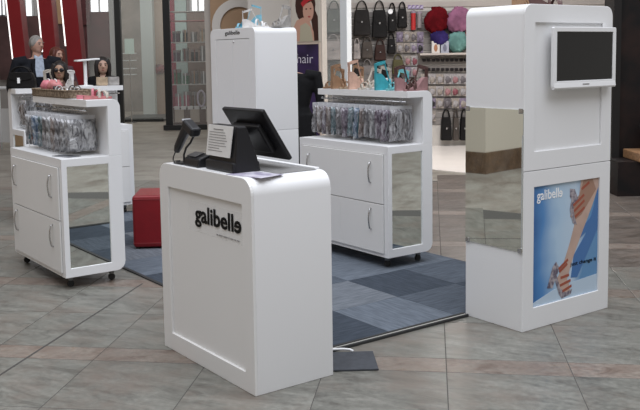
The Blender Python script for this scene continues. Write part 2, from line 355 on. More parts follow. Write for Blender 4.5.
# ================================================================== TOTEM
TW, TD, TH = .751, .419, 1.757
tot = empty('display_totem', (1.138, 4.613, .0005), RB, 'tall white display tower with monitor, side mirror and shoe poster', 'display tower')
def tower(root, x0, x1, D, H, split):
    lo = rrect(x0, x1, 0, split - .0015, (.002, .002, .002, .002), 8); hi = rrect(x0, x1, split + .0015, H, (.002, .002, .055, .055), 8)
    for nm, o_ in (('lower_body', lo), ('upper_body', hi)):
        bb = MB(); bb.prism(o_, 'y', .014, D); bb.build(nm, WHITE, root, auto=True)
    bb = MB(); bb.box(x0 + .003, x1 - .003, .02, D - .003, split - .003, split + .003); bb.build('seam', mat('seam_shade_grey', (.45, .45, .46), .6), root)  # grey filler colours in the shade of the joint
    return lo, hi
lo, hi = tower(tot, 0, TW, TD, TH, .872)
b = MB(); b.ring(hi, rrect(.084, .661, .975, 1.66, (.002,) * 4, 8), 'y', 0, .0142); b.build('upper_frame', WHITE, tot, bevel=.0025)
b = MB(); b.ring(lo, rrect(.086, .657, .12, .783, (.002,) * 4, 8), 'y', 0, .0142); b.build('lower_frame', WHITE, tot, bevel=.0025)
b = MB(); b.box(.084, .661, .0125, .0145, .975, 1.66); b.build('upper_panel', WHITE, tot)
# mirror on the left side
b = MB(); b.box(-.0055, -.0002, .002, TD - .002, .440, 1.203); mir = b.build('side_mirror', MIRROR, tot)
for (yy, zz) in ((.018, .447), (.40, .447), (.018, 1.196), (.40, 1.196)):
    b = MB(); b.box(-.010, -.001, yy - .014, yy + .014, zz - .014, zz + .014); b.build('mirror_clip', CHROME, mir, bevel=.004)
# monitor
mon = empty('wall_monitor', Vector((1.138, 4.613, 0)) + V * .450 + Vector((0, 0, 1.312)), RB, 'white-framed flat monitor mounted on the tall display tower', 'monitor')
MWm = .272
b = MB(); b.ring(rrect(-MWm, MWm, 0, .325, (.008,) * 4, 3), rrect(-.244, .244, .036, .300, (.002,) * 4, 3), 'y', -.046, -.026); b.build('bezel', WHITE, mon, bevel=.003)
b = MB(); b.box(-.245, .245, -.041, -.033, .035, .301); b.build('screen', BLACKG, mon)
b = MB(); b.box(-MWm + .03, MWm - .03, -.026, -.004, .012, .314); b.build('rear_housing', WHITE, mon, bevel=.008)
b = MB(); b.prism([(-.051, .0), (-.047, .025), (-.045, .025), (-.028, .0), (-.028, -.008), (-.046, -.008)], 'x', -MWm + .004, MWm - .004); b.build('lower_lip', WHITE, mon, bevel=.003)
b = MB(); b.box(-.028, .028, -.0505, -.0475, .012, .018); b.build('maker_badge', GREYINK, mon)
b = MB(); b.box(-.03, .03, -.006, .0135, .10, .24); b.build('wall_bracket', CHROME, mon)
# poster
def print_shape(name, pts, y, m, parent, th=.0006):
    bb = MB(); bb.prism(pts, 'y', y - th, y); return bb.build(name, m, parent)
PB = bpy.data.materials.new('poster_print_blue'); PB.use_nodes = True
nt = PB.node_tree; bs = nt.nodes['Principled BSDF']; bs.inputs['Roughness'].default_value = .25
tc = nt.nodes.new('ShaderNodeTexCoord'); sp = nt.nodes.new('ShaderNodeSeparateXYZ'); nt.links.new(tc.outputs['Generated'], sp.inputs[0])
ns = nt.nodes.new('ShaderNodeTexNoise'); ns.inputs['Scale'].default_value = 2.2; nt.links.new(tc.outputs['Generated'], ns.inputs['Vector'])
ad = nt.nodes.new('ShaderNodeMath'); ad.operation = 'MULTIPLY_ADD'; nt.links.new(ns.outputs['Fac'], ad.inputs[0]); ad.inputs[1].default_value = .35; nt.links.new(sp.outputs['X'], ad.inputs[2])
rp = nt.nodes.new('ShaderNodeValToRGB'); nt.links.new(ad.outputs[0], rp.inputs[0]); e = rp.color_ramp.elements
e[0].position = .12; e[0].color = (.02, .10, .30, 1); e[1].position = 1.1; e[1].color = (.12, .28, .50, 1)
for pz, c in ((.3, (.08, .24, .52)), (.55, (.42, .58, .74)), (.8, (.52, .64, .76))):
    k = e.new(pz); k.color = (*c, 1)
nt.links.new(rp.outputs[0], bs.inputs['Base Color'])
b = MB(); b.box(.086, .657, .0105, .0125, .12, .783); pst = b.build('poster', PB, tot); pst['label'] = 'blue poster of a leg in strappy heeled sandals'
SKIN_P = mat('print_skin', (.55, .39, .32), .3, noise=.12, nscale=9); SKIN_PD = mat('print_skin_tan', (.36, .21, .15), .3)
ORANGE_P = mat('print_orange_strap', (.34, .085, .05), .35); HEEL_P = mat('print_patterned_heel', (.42, .38, .40), .35, col2=(.12, .10, .14), nscale=40); SHAD_P = mat('print_blue_shadow', (.06, .17, .40), .3); PALE_P = mat('print_pale_floor', (.50, .62, .74), .3)
def PP(u, v): return (.086 + .571 * u, .12 + .663 * v)
def poly(name, uv, m, y): return print_shape(name, [PP(*q) for q in uv], y, m, pst)
poly('printed_floor', [(.002, .002), (.998, .002), (.998, .15), (.6, .13), (.3, .10), (.002, .03)], PALE_P, .0104)
poly('printed_shadow', [(.58, .17), (.68, .16), (.86, .38), (.998, .55), (.998, .97), (.93, .75), (.80, .52), (.62, .36)], SHAD_P, .0104)
poly('printed_shadow', [(.72, .50), (.98, .62), (.98, .72), (.74, .58)], SHAD_P, .0099)
poly('printed_leg', [(.44, .14), (.52, .16), (.62, .36), (.75, .55), (.90, .76), (.998, .92), (.998, .998), (.72, .998), (.66, .70), (.56, .48), (.46, .30), (.40, .22)], SKIN_P, .0098)
poly('printed_foot', [(.56, .70), (.62, .66), (.73, .70), (.88, .83), (.96, .90), (.90, .998), (.76, .998), (.70, .88), (.60, .80)], SKIN_PD, .0093)
poly('printed_foot', [(.38, .10), (.47, .04), (.57, .06), (.55, .13), (.48, .20), (.42, .24), (.37, .20)], SKIN_P, .0093)
poly('printed_heel', [(.22, .13), (.30, .12), (.40, .28), (.35, .34), (.30, .30)], HEEL_P, .0091)
poly('printed_sole', [(.40, .05), (.44, .01), (.58, .03), (.60, .07), (.50, .055), (.42, .10), (.34, .26), (.31, .24)], HEEL_P, .0089)
poly('printed_heel', [(.55, .87), (.62, .80), (.68, .84), (.62, .93), (.55, .94)], HEEL_P, .0091)
poly('printed_sole', [(.55, .76), (.60, .64), (.66, .62), (.62, .70), (.60, .80), (.64, .90), (.60, .93)], HEEL_P, .0089)
for (u0, v0, u1, v1) in ((.39, .27, .53, .335), (.40, .245, .52, .30), (.42, .19, .55, .20), (.41, .125, .575, .15), (.45, .07, .59, .10), (.60, .79, .77, .87), (.615, .74, .775, .82), (.63, .69, .78, .76), (.73, .92, .85, .97)):
    dx, dv = (u1 - u0) * .571, (v1 - v0) * .663; ln = math.hypot(dx, dv); nx, nv = -dv / ln * .0075 / .571, dx / ln * .0075 / .663
    poly('printed_strap', [(u0 + nx, v0 + nv), (u0 - nx, v0 - nv), (u1 - nx, v1 - nv), (u1 + nx, v1 + nv)], ORANGE_P, .0086)
wordmark(pst, PP(.06, 0)[0], .0100, PP(0, .855)[1], .215, .072, WHITEINK, .009)
text('slogan', 'just change it', .03, INK, pst, (PP(.57, 0)[0], .0088, PP(0, .272)[1]), (R(90), 0, 0), .0006, .0004, width=.235)
# ================================================================== TALL CABINET
kab = empty('tall_cabinet', (-.436, 7.411, .0085), RA, 'tall white two-door cabinet standing behind the reception counter', 'cabinet')
KW, KD, KH = .753, .43, 1.747
lo, hi = tower(kab, -KW, 0, KD, KH, .865)
b = MB(); b.ring(hi, rrect(-.655, -.09, .90, 1.655, (.002,) * 4, 8), 'y', 0, .0142); b.build('upper_frame', WHITE, kab, bevel=.0025)
b = MB(); b.ring(lo, rrect(-.655, -.09, .09, .82, (.002,) * 4, 8), 'y', 0, .0142); b.build('lower_frame', WHITE, kab, bevel=.0025)
b = MB(); b.box(-.655, -.09, .010, .0145, .09, 1.655); b.build('door_recess', mat('gap_shade_grey', (.42, .42, .41), .8), kab)  # same painted shade tone behind the cabinet doors
for (x0, x1) in ((-.652, -.374), (-.371, -.093)):
    for (z0, z1) in ((.903, 1.650), (.093, .817)):
        b = MB(); b.box(x0, x1, .001, .012, z0, z1); d = b.build('door', WHITE, kab, bevel=.002)
b = MB(); b.lathe([(.008, 0), (.008, .004), (.004, .008)], n=12); lk = b.build('lock', CHROME, kab); lk.location = (-.345, .001, 1.628); lk.rotation_euler = (R(90), 0, 0)
wordmark(kab, -.49, -.0005, 1.682, .25, .045, INK, .012)
# ================================================================== SHELF UNITS
UL, UD, UZ0, US, UT = 1.0575, .42, .08, .863, 1.239
def arc(cx, cz, r, a0, a1, n=6): return [(cx + r * math.cos(R(a0 + (a1 - a0) * k / n)), cz + r * math.sin(R(a0 + (a1 - a0) * k / n))) for k in range(n + 1)]
RY = .198   # rail under the front edge of the top board
prof = [(0, UZ0)] + arc(UD - .06, UZ0 + .06, .06, -90, 0) + arc(UD - .055, UT - .055, .055, 0, 90) + [(.185, UT), (.185, UT - .046), (UD - .092, UT - .046), (UD - .092, US), (0, US)]
def shelf_unit(name, loc, rz, label, near):
    """local frame: doors look to -y; near = +1 if the x=0 end is the end with the mirror"""
    root = empty(name, loc, rz, label, 'shelf unit', 'white wheeled shelf units of the stand')
    x0, x1 = (-UL + .014, -.014) if near > 0 else (.014, UL - .014)
    b = MB(); b.prism(prof, 'x', x0 + .0, x1 - .0); b.build('body', WHITE, root, auto=True, bevel=.0)
    # mirrors let into the ends
    for (xe, sg) in ((x0, -1), (x1, 1)):
        po = rrect(.0, UD, UZ0, US, (.002, .06, .002, .002), 4); pi = rrect(.036, .322, .14, .812, (.002,) * 4, 4)
        lo_, hi_ = sorted((xe, xe + sg * .014))
        b = MB(); b.ring(po, pi, 'x', lo_, hi_); fr = b.build('end_frame', WHITE, root, bevel=.0025)
        b = MB(); po2 = [(UD - .09, US), (UD, US), (UD, UT - .055)] + arc(UD - .055, UT - .055, .055, 10, 90, 5) + [(.185, UT), (.185, UT - .046), (UD - .09, UT - .046)]
        b.prism(po2, 'x', lo_, hi_); b.build('end_cap', WHITE, root, bevel=.0025)
        lo2, hi2 = sorted((xe + sg * .001, xe + sg * .005)); b = MB(); b.box(lo2, hi2, .036, .322, .14, .812); b.build('end_mirror', MIRROR, fr)
    fx0, fx1 = x0 + .03, x1 - .03
    b = MB(); b.box(fx0 - .03, fx1 + .03, -.001, .003, US - .052, US); b.build('top_rail', WHITE, root)
    b = MB(); b.box(fx0, fx1, -.0015, .002, .105, .809); b.build('door_gap', GAP, root)
    mid = (fx0 + fx1) / 2
    for (a0, a1, hx) in ((fx0 + .002, mid, fx0 + .10), (mid, fx1 - .002, fx1 - .13)):
        for (z0, z1) in ((.108, .453), (.459, .806)):
            b = MB(); b.box(a0, a1, -.012, -.0015, z0, z1); d = b.build('door', CREAM, root, bevel=.002)
            zc = (z0 + z1) / 2 + .04 if z0 > .3 else (z0 + z1) / 2 + .06
            b = MB(); b.tube([(hx, -.012, zc - .075), (hx, -.026, zc - .068), (hx, -.034, zc - .03), (hx, -.036, zc), (hx, -.034, zc + .03), (hx, -.026, zc + .068), (hx, -.012, zc + .075)], .0055, 8); b.build('handle', CHROME, d, smooth=True)
    for cx in (x0 + .07, x1 - .07):
        for cy in (.06, UD - .07):
            b = MB(); b.box(cx - .016, cx + .016, cy - .014, cy + .014, .044, .0805); c = b.build('caster', mat('caster_steel', (.20, .20, .20), .35, metal=.8), root, bevel=.004)
            b = MB(); b.tube([(cx - .009, cy, .0225), (cx + .009, cy, .0225)], .0225, 14); b.build('wheel', RUBBER, c, auto=True)
    b = MB(); b.tube([(x0 + .02, RY, UT - .075), (x1 - .02, RY, UT - .075)], .005, 8)
    rl = b.build('hanging_rail', CHROME, root, smooth=True)
    for cx in (x0 + .06, x1 - .06):
        b = MB(); b.tube([(cx, RY, UT - .075), (cx, RY, UT - .045)], .005, 8); b.build('rail_bracket', CHROME, rl, smooth=True)
    return root
unitL = shelf_unit('shelf_unit', (-1.598, 5.627, .0005), RA, 'white wheeled shelf unit carrying the woven tray, in front of the seated customers', 1)
unitM = shelf_unit('shelf_unit', (.5475, 6.016, .0085), RA, 'white wheeled shelf unit between the tall cabinet and the display tower', 1)
unitN = shelf_unit('shelf_unit', (-2.57, 7.91, .0085), RB, 'white wheeled shelf unit with the black handbag, half hidden behind another unit', -1)
unitL['label'] = 'white wheeled shelf unit carrying the woven tray, nearest the left edge'
# ---- bags of clear plastic hanging from the rails
def bag_mat(name, c1, c2, c3):
    m = bpy.data.materials.new(name); m.use_nodes = True; nt = m.node_tree; b = nt.nodes['Principled BSDF']; L = nt.links.new; N = nt.nodes.new
    tc = N('ShaderNodeTexCoord'); mp = N('ShaderNodeMapping'); mp.inputs['Scale'].default_value = (14, 14, 5); L(tc.outputs['Object'], mp.inputs[0])
    oi = N('ShaderNodeObjectInfo'); ad = N('ShaderNodeVectorMath'); L(mp.outputs[0], ad.inputs[0]); L(oi.outputs['Location'], ad.inputs[1])
    n = N('ShaderNodeTexNoise'); n.inputs['Scale'].default_value = 2.2; n.inputs['Detail'].default_value = 4; n.inputs['Distortion'].default_value = 1.6; L(ad.outputs[0], n.inputs['Vector'])
    rp = N('ShaderNodeValToRGB'); e = rp.color_ramp.elements; e[0].position = .36; e[0].color = (*c1, 1); e[1].position = .64; e[1].color = (*c3, 1); k = e.new(.5); k.color = (*c2, 1)
    L(n.outputs['Fac'], rp.inputs[0]); L(rp.outputs[0], b.inputs['Base Color']); b.inputs['Roughness'].default_value = .16; b.inputs['Coat Weight'].default_value = .8; b.inputs['Coat Roughness'].default_value = .08
    n2 = N('ShaderNodeTexNoise'); n2.inputs['Scale'].default_value = 9; n2.inputs['Detail'].default_value = 3; n2.inputs['Distortion'].default_value = 2; L(tc.outputs['Object'], n2.inputs['Vector'])
    bp = N('ShaderNodeBump'); bp.inputs['Strength'].default_value = .9; bp.inputs['Distance'].default_value = .03; L(n2.outputs['Fac'], bp.inputs['Height']); L(bp.outputs[0], b.inputs['Normal'])
    return m
BAGM = [bag_mat('bag_grey', (.041, .038, .041), (.176, .170, .176), (.363, .357, .368)), bag_mat('bag_brown', (.053, .035, .032), (.199, .164, .152), (.351, .339, .339)), bag_mat('bag_teal', (.023, .053, .058), (.129, .176, .193), (.363, .368, .386)),
        bag_mat('bag_plum', (.035, .023, .035), (.152, .123, .152), (.339, .328, .351)), bag_mat('bag_silver', (.076, .076, .082), (.263, .263, .269), (.439, .439, .445)), bag_mat('bag_blue', (.029, .058, .105), (.146, .188, .246), (.386, .398, .410))]
STRAPM = [mat('strap_' + k, c, .4) for k, c in (('black', (.02, .02, .02)), ('russet', (.20, .07, .05)), ('teal', (.05, .13, .15)), ('tan', (.38, .24, .14)), ('grey', (.25, .25, .26)), ('white', (.7, .7, .7)))]
HDR = mat('bag_header', (.70, .70, .72), .15, coat=.5, alpha=.55)
def bag_mesh(seed, w_, h_, t_):
    q = random.Random(seed); b = MB(); nx, nz = 7, 8; front = []; ph = q.uniform(0, 6)
    for s in (-1, 1):
        for j in range(nz + 1):
            for i in range(nx + 1):
                u, v = i / nx, j / nz; e_ = math.sin(PI * u) ** .45 * (.35 + .65 * math.sin(PI * min(1, v * 1.05 + .02)) ** .5) if 0 < i < nx else .06
                if j in (0, nz): e_ = min(e_, .12)
                d = t_ / 2 * e_ + (q.uniform(-.13, .13) * t_ if 0 < i < nx and 0 < j < nz else 0)
                x = (u - .5) * w_ * (1 - .12 * (1 - v) * math.sin(ph)) + q.uniform(-.006, .006); z = -h_ * v + q.uniform(-.006, .006)
                b.v.append((s * d + .003 * math.sin(5 * v + ph), x, z))
    n1 = (nx + 1) * (nz + 1)
    for s in (0, 1):
        for j in range(nz):
            for i in range(nx):
                a = s * n1 + j * (nx + 1) + i; b.f.append((a, a + 1, a + nx + 2, a + nx + 1)); b.mi.append(0)
    rim = [i for i in range(nx + 1)] + [j * (nx + 1) + nx for j in range(1, nz + 1)] + [nz * (nx + 1) + i for i in range(nx - 1, -1, -1)] + [j * (nx + 1) for j in range(nz - 1, 0, -1)]
    for k in range(len(rim)):
        a, c = rim[k], rim[(k + 1) % len(rim)]; b.f.append((a, c, c + n1, a + n1)); b.mi.append(0)
    return b
def hang_bag(root_loc, rz, seed, h_, label, group, m, sm, th=.044):
    rt_ = empty('accessory_bag', root_loc, rz, label, 'bag', group)
    b = bag_mesh(seed, .218, h_, th); o = b.build('pouch', m, rt_, smooth=True); o.location = (0, 0, -.055)
    b = MB(); b.box(-.004, .004, -.10, .10, -.062, -.03); b.build('header_strip', HDR, rt_, bevel=.002)
    b = MB(); b.tube([(0, .0105, -.032), (0, .0107, -.012)] + [(0, .0107 * math.cos(R(a_)), .0107 * math.sin(R(a_))) for a_ in range(0, 211, 30)], .0020, 6); b.build('hook', CHROME, rt_, smooth=True)
    q = random.Random(seed)
    for k in range(3):
        y0 = q.uniform(-.07, .07); b = MB(); b.ribbon([(.018, y0, -.08), (.0235, y0 + q.uniform(-.03, .03), -.08 - h_ * .35), (.022, y0 + q.uniform(-.04, .04), -.06 - h_ * .8)], (0, 1, 0), .012, .003); b.build('strap', sm[(seed + k) % len(sm)], rt_)
    return rt_
def rail_pt(orig, rz, x, y, z): return Vector(orig) + Matrix.Rotation(rz, 3, 'Z') @ Vector((x, y, z))
nm_ = ['leftmost', 'second', 'third', 'fourth', 'fifth', 'sixth', 'seventh', 'eighth', 'ninth', 'tenth', 'eleventh', 'twelfth', 'thirteenth', 'fourteenth', 'fifteenth']
mcol = [0, 1, 3, 1, 2, 0, 3, 2, 5, 1, 0, 4, 3, 3, 0]
for i in range(15):
    x = -UL + .05 + .064 * i if i < 14 else -.085
    p = rail_pt((.5475, 6.016, .0085), RA, x, RY, UT - .075)
    hang_bag(p, RA + random.uniform(-.05, .05), 100 + i, random.uniform(.205, .228), ('%s clear plastic accessory bag on the rail beside the tall cabinet' % nm_[i]) if i < 14 else 'last clear accessory bag on the rail, apart at the mirror end', 'accessory bags on the rail of the middle unit', BAGM[mcol[i]], STRAPM if i < 13 else STRAPM[4:5])
lcol = [4, 0, 5, 2, 0, 4, 1, 0, 4, 4]
for i in range(10):
    x = -UL + .108 + .086 * i if i < 9 else -.145
    p = rail_pt((-1.598, 5.627, .0005), RA, x, RY, UT - .075)
    hang_bag(p, RA + random.uniform(-.05, .05), 200 + i, random.uniform(.212, .226), '%s clear plastic accessory bag hanging under the woven tray' % nm_[i] if i < 9 else 'large crinkled silver accessory bag hanging last under the woven tray', 'accessory bags on the rail of the left unit', BAGM[lcol[i]], STRAPM[:5] if i < 8 else STRAPM[4:5], .062)
for i in range(4):
    p = rail_pt((-2.57, 7.91, .0085), RB, .06 + .085 * i, RY, UT - .075)
    hang_bag(p, RB, 300 + i, .22, ['outermost grey', 'second', 'third', 'innermost'][i] + ' clear bag on the far rail under the black handbag', 'accessory bags on the rail of the far unit', BAGM[[0, 4, 0, 1][i]], STRAPM)
# ---- leaflet on the shelf of the left unit
b = MB(); b.box(-.09, .09, -.05, .05, 0, .003); o = b.build('leaflet', mat('dark_leaflet', (.25, .26, .28), .3, col2=(.06, .06, .07), nscale=9)); o.location = rail_pt((-1.598, 5.627, .0012), RA, -.17, .10, US); o.rotation_euler = (0, 0, RA + .3)
tag(o, 'dark glossy leaflet lying on the shelf below the silver bags', 'leaflet')
# ================================================================== POUF
pf = empty('pouf', (-1.19, 7.04, .0085), R(3), 'red leather cube pouf on the blue-grey carpet', 'pouf')
b = MB(); b.box(-.215, .215, -.215, .215, .012, .425); b.build('cushion_body', REDV, pf, bevel=.022, seg=3)
for z in (.045, .395):
    b = MB(); b.tube([(x, y, z) for x, y in rrect(-.214, .214, -.214, .214, (.02,) * 4, 3)], .004, 6, closed=True); b.build('piping', REDV, pf, smooth=True)
for sx in (-.18, .18):
    for sy in (-.18, .18):
        b = MB(); b.lathe([(.018, 0), (.018, .014)], n=10); o = b.build('foot', RUBBER, pf); o.location = (sx, sy, 0)
# ================================================================== THE MALL AROUND
def wallbox(name, x0, x1, y0, y1, z0, z1, m, bevel=0):
    b = MB(); b.box(x0, x1, y0, y1, z0, z1); return struct(b.build(name, m, bevel=bevel))
PLASTER = mat('cream_plaster', (.62, .57, .49), .7, noise=.05, nscale=2)
TAN = mat('tan_panel', (.42, .27, .16), .6, noise=.1, nscale=3)
BEIGE = mat('beige_panel', (.50, .46, .41), .6, noise=.06, nscale=3)
POSTW = mat('white_post', (.74, .77, .78), .45)
DARKF = mat('dark_frame_metal', (.022, .024, .024), .4)
MAROON = mat('maroon_panel', (.085, .018, .022), .5, noise=.35, nscale=3)
DARKW = mat('dark_brown_cladding', (.020, .011, .009), .6, spec=.25, col2=(.007, .006, .006), nscale=3)
STOREFL = mat('white_store_floor', (.86, .80, .74), .3, noise=.04, nscale=3)
SHUT = mat('slatwall_board', (.24, .22, .205), .6)
GLASS = mat('shop_glass', (.92, .97, .95), .02, alpha=.10, spec=.8)
WINL = mat('daylit_window', (.9, .92, .95), .4, emit=(.95, .98, 1.0), estr=1.25)
GREYW = mat('grey_wall', (.30, .28, .27), .6, noise=.15, nscale=1.5)
wallbox('wall_bounce_left', -9.2, -9.0, -6, 20, 0, 4.2, mat('warm_bounce_tan', (.42, .28, .17), .6, noise=.2, nscale=.8))  # unseen wall added to block ambient light and bounce a warm tone
# --- pillar with a brown stone foot, left of the stand (seen in the tower's mirror)
pil = empty('pillar_root', (-5.19, 5.60, 0), math.atan2(.27, -.14)); pil.name = 'wall_pillar'; struct(pil)
b = MB(); b.box(0, 1.1, 0, 1.1, .27, 7.0); b.build('pillar_shaft', mat('pillar_cream', (.66, .60, .50), .6), pil)
b = MB(); b.box(-.01, 1.11, -.01, 1.11, -.002, .27); b.build('pillar_foot', stone('brown_marble', [(.08, .045, .025), (.16, .10, .06), (.24, .16, .10)], scale=3), pil)
# --- accessory shop: floor, back wall, front line
S0 = Vector((1.98, 11.05, 0)); SD = Vector((-.692, .722, 0))
def SF(t, z=0.0, out=0.0): return S0 + SD * t + Vector((-.722, -.692, 0)) * out + Vector((0, 0, z))
b = MB(); b.prism([(SF(-2.6).x, SF(-2.6).y), (7.5, SF(-2.6).y), (7.5, 14.45), (SF(4.4).x, 14.45), (SF(4.4).x, SF(4.4).y)], 'z', -.003, .006); struct(b.build('floor_shop', STOREFL))
WY = 14.4
wb = wallbox('wall_back', -.95, 7.5, WY, WY + .2, 0, 5, mat('shop_wall', (.52, .49, .45), .6))
b = MB()
z = .35
while z < 2.22: b.prism([(WY, z), (WY, z + .098), (WY - .016, z + .090), (WY - .016, z + .008)], 'x', .05, 5.2); z += .11
b.build('slat_boards', SHUT, wb)
b = MB(); b.box(-.2, 6.5, WY - .018, WY, 2.27, 2.36); b.build('light_rail', mat('rail_cream', (.46, .41, .37), .5), wb, bevel=.004)
area('shop_ceiling_light', (2.5, 11.9, 3.0), (2.5, 11.9, 0), 1.8, .9, 95, (1.0, .93, .87))
b = MB(); b.obox(Matrix.Translation(SF(2.06, 2.0)) @ Matrix.Rotation(R(-46), 4, 'Z'), .135, .10, 4.0); struct(b.build('trim_1', POSTW, bevel=.006))
g = wallbox('window_1', 0, 1, 0, 1, 0, 1, GLASS); bpy.data.objects.remove(g)
b = MB(); b.obox(Matrix.Translation(SF(2.35, 1.6)) @ Matrix.Rotation(R(-46), 4, 'Z'), .44, .012, 3.2); struct(b.build('window_1', GLASS))
# poster pier
pier = empty('wall_pier', SF(2.54), R(-46.2)); struct(pier)
b = MB(); b.box(-.66, .02, -.02, .08, 0, 4.5); b.build('pier_body', mat('pier_cream', (.64, .57, .50), .55), pier)
sg = empty('hair_sign', SF(2.54, 0, .021), R(-46.2), 'dark violet shop panel lettered hair beside the white post', 'sign')
VIO = mat('violet_print', (.050, .030, .105), .45, col2=(.022, .016, .045), nscale=2.5)
b = MB(); b.box(-.59, -.03, -.012, 0, .15, 1.685); b.build('panel', VIO, sg)
b = MB(); b.ring(rrect(-.605, -.012, .13, 1.705, (.002,) * 4, 2), rrect(-.585, -.034, .15, 1.683, (.002,) * 4, 2), 'y', -.02, 0); b.build('frame', mat('sign_frame', (.62, .52, .44), .5), sg)
text('lettering', 'hair', .20, mat('lilac_ink', (.72, .70, .78), .5), sg, (-.50, -.0125, 1.405), (R(90), 0, 0), .002, -.002, width=.34)
text('numeral', '2', .30, mat('lilac_ink', (.72, .70, .78), .5), sg, (-.245, -.0125, 1.075), (R(90), 0, 0), .002, .001, width=.13)
# photo of a girl with a red headband above the sign
gp = empty('portrait_poster', SF(2.54, 0, .021), R(-46.2), 'shop poster of a dark-haired girl wearing a red headband', 'poster')
b = MB(); b.box(-.605, -.012, -.010, 0, 1.72, 2.62); b.build('sheet', mat('poster_cream', (.66, .61, .53), .4), gp)
def gshape(name, pts, y, m): bb = MB(); bb.prism(pts, 'y', y - .0015, y); return bb.build(name, m, gp)
def ell(cx, cz, rx, rz, n=18, a0=0, a1=360): return [(cx + rx * math.cos(R(a0 + (a1 - a0) * k / n)), cz + rz * math.sin(R(a0 + (a1 - a0) * k / n))) for k in range(n + (a1 - a0 != 360))]
HAIRP = mat('print_dark_hair', (.055, .025, .02), .4); FACEP = mat('print_face', (.62, .36, .27), .4); TOPP = mat('print_olive_top', (.50, .46, .34), .5); BANDP = mat('print_red_band', (.50, .03, .04), .4)
gshape('printed_hair', ell(-.31, 2.26, .215, .27), -.010, HAIRP)
gshape('printed_hair', [(-.13, 1.73), (-.04, 1.73), (-.05, 2.08), (-.12, 2.2), (-.2, 2.1)], -.010, HAIRP)
gshape('printed_shoulder', [(-.58, 1.73), (-.58, 1.92), (-.50, 2.04), (-.36, 2.08), (-.22, 2.02), (-.14, 1.86), (-.13, 1.73)], -.0115, FACEP)
gshape('printed_top', [(-.44, 1.73), (-.42, 1.96), (-.30, 2.0), (-.20, 1.93), (-.15, 1.73)], -.013, TOPP)
gshape('printed_face', ell(-.245, 2.17, .115, .16), -.013, FACEP)
gshape('printed_fringe', ell(-.28, 2.28, .17, .13, 12, 20, 200), -.0145, HAIRP)
gshape('printed_headband', [(-.40, 2.29), (-.36, 2.23), (-.24, 2.31), (-.12, 2.33), (-.10, 2.41), (-.25, 2.40)], -.016, BANDP)
gshape('printed_bow', [(-.30, 2.36), (-.20, 2.40), (-.10, 2.48), (-.08, 2.38), (-.18, 2.34), (-.28, 2.28), (-.34, 2.42)], -.0175, BANDP)
gshape('printed_lips', ell(-.225, 2.085, .03, .013, 10), -.0145, mat('print_lips', (.45, .08, .08), .4))
for ex in (-.285, -.195): gshape('printed_eye', ell(ex, 2.20, .02, .010, 8), -.0145, HAIRP)
# wall behind the tall cabinet
def pxb(name, px0, px1, Y, z0, z1, m, th=.08, st=True):
    a, c = at(px0, 40, Y).x, at(px1, 40, Y).x; b = MB(); b.box(a, c, Y, Y + th, z0, z1); o = b.build(name, m)
    return struct(o) if st else o
pxb('wall_centre', 205, 300, 15.6, 0, 5, BEIGE)
wc = pxb('trim_2', 211, 259, 15.5, .0, 4, TAN); pxb('trim_3', 259, 261, 15.44, 0, 4, DARKF); pxb('trim_4', 284, 291, 15.3, 0, 4, POSTW)
rs = at(239, 26, 15.42)
b = MB(); b.ring(ell(0, 0, .48, .48, 32), ell(0, 0, .33, .33, 32), 'y', 0, .05); o = b.build('ring_sign', mat('off_white_ring', (.66, .62, .57), .5), bevel=.008); o.location = rs + Vector((0, .03, 0)); tag(o, 'off-white ring emblem mounted on the tan wall panel behind the tall cabinet', 'emblem')
# --- glass shop on the left
for k, (px0, px1, Y, nm) in enumerate(((163.3, 170, 18.6, 'trim_5'), (115, 121, 19.6, 'trim_6'))): pxb(nm, px0, px1, Y, 0, 5, DARKF, .12)
a = at(163, 60, 18.6).x; c = at(216, 60, 18.6).x
wallbox('trim_7', a - .02, c + 1.2, 18.5, 18.72, 0, .10, DARKF)
wallbox('trim_8', at(122, 60, 21.2).x, at(162, 60, 21.2).x, 21.15, 22.4, 0, .10, DARKF)
wallbox('window_2', a + .16, c + 1.2, 18.64, 18.655, .1, 4.5, GLASS)
wallbox('window_3', at(121, 60, 20.6).x, a, 20.6, 20.615, .1, 4.5, GLASS)
wallbox('window_4', at(88, 60, 20.2).x, at(115, 60, 20.2).x, 20.2, 20.215, .1, 4.5, GLASS)
pxb('trim_9', 141, 153, 23.2, 0, 5, mat('pale_green_column', (.60, .67, .65), .5), .3)
pxb('trim_10', 153, 164, 23.6, 0, 5, mat('tan_wall', (.46, .34, .26), .6))
pxb('trim_11', 110, 115, 22.6, 0, 5, mat('grey_column', (.42, .44, .44), .5), .2)
pxb('wall_far', -40, 220, 27.0, 0, 9, GREYW, .2)
pxb('trim_12', 121, 141, 25.5, 0, 5, mat('stone_grey', (.30, .27, .24), .6, noise=.3, nscale=2), .1)
for k, (x0, x1, y0, y1) in enumerate(((19.5, 33, 27, 0), (0, 6, 25, 0), (91, 109, 22, -4), (192, 212, 24, -6))):
    A, Bq = at(x0, y0, 26.9), at(x1, y1, 26.9)
    r_0 = empty('window_%d' % (5 + k), (A.x, 26.8, A.z)); struct(r_0); W_, H_ = Bq.x - A.x, Bq.z - A.z + .8
    b = MB(); b.box(0, W_, .05, .07, 0, H_); b.build('pane', WINL, r_0)
    b = MB(); b.ring(rrect(-.04, W_ + .04, -.04, H_, (.002,) * 4, 1), rrect(.02, W_ - .02, .02, H_ - .05, (.002,) * 4, 1), 'y', 0, .06); b.build('window_frame', mat('window_frame_grey', (.55, .56, .57), .5), r_0)
    for f_ in ((.5,) if k < 3 else (.33, .66)):
        b = MB(); b.box(W_ * f_ - .025, W_ * f_ + .025, .01, .05, 0, H_); b.build('mullion', mat('window_frame_grey', (.55, .56, .57), .5), r_0)
    b = MB(); b.box(0, W_, .01, .05, .22, .30); b.build('window_bar', mat('window_bar_dark', (.20, .20, .21), .5), r_0)
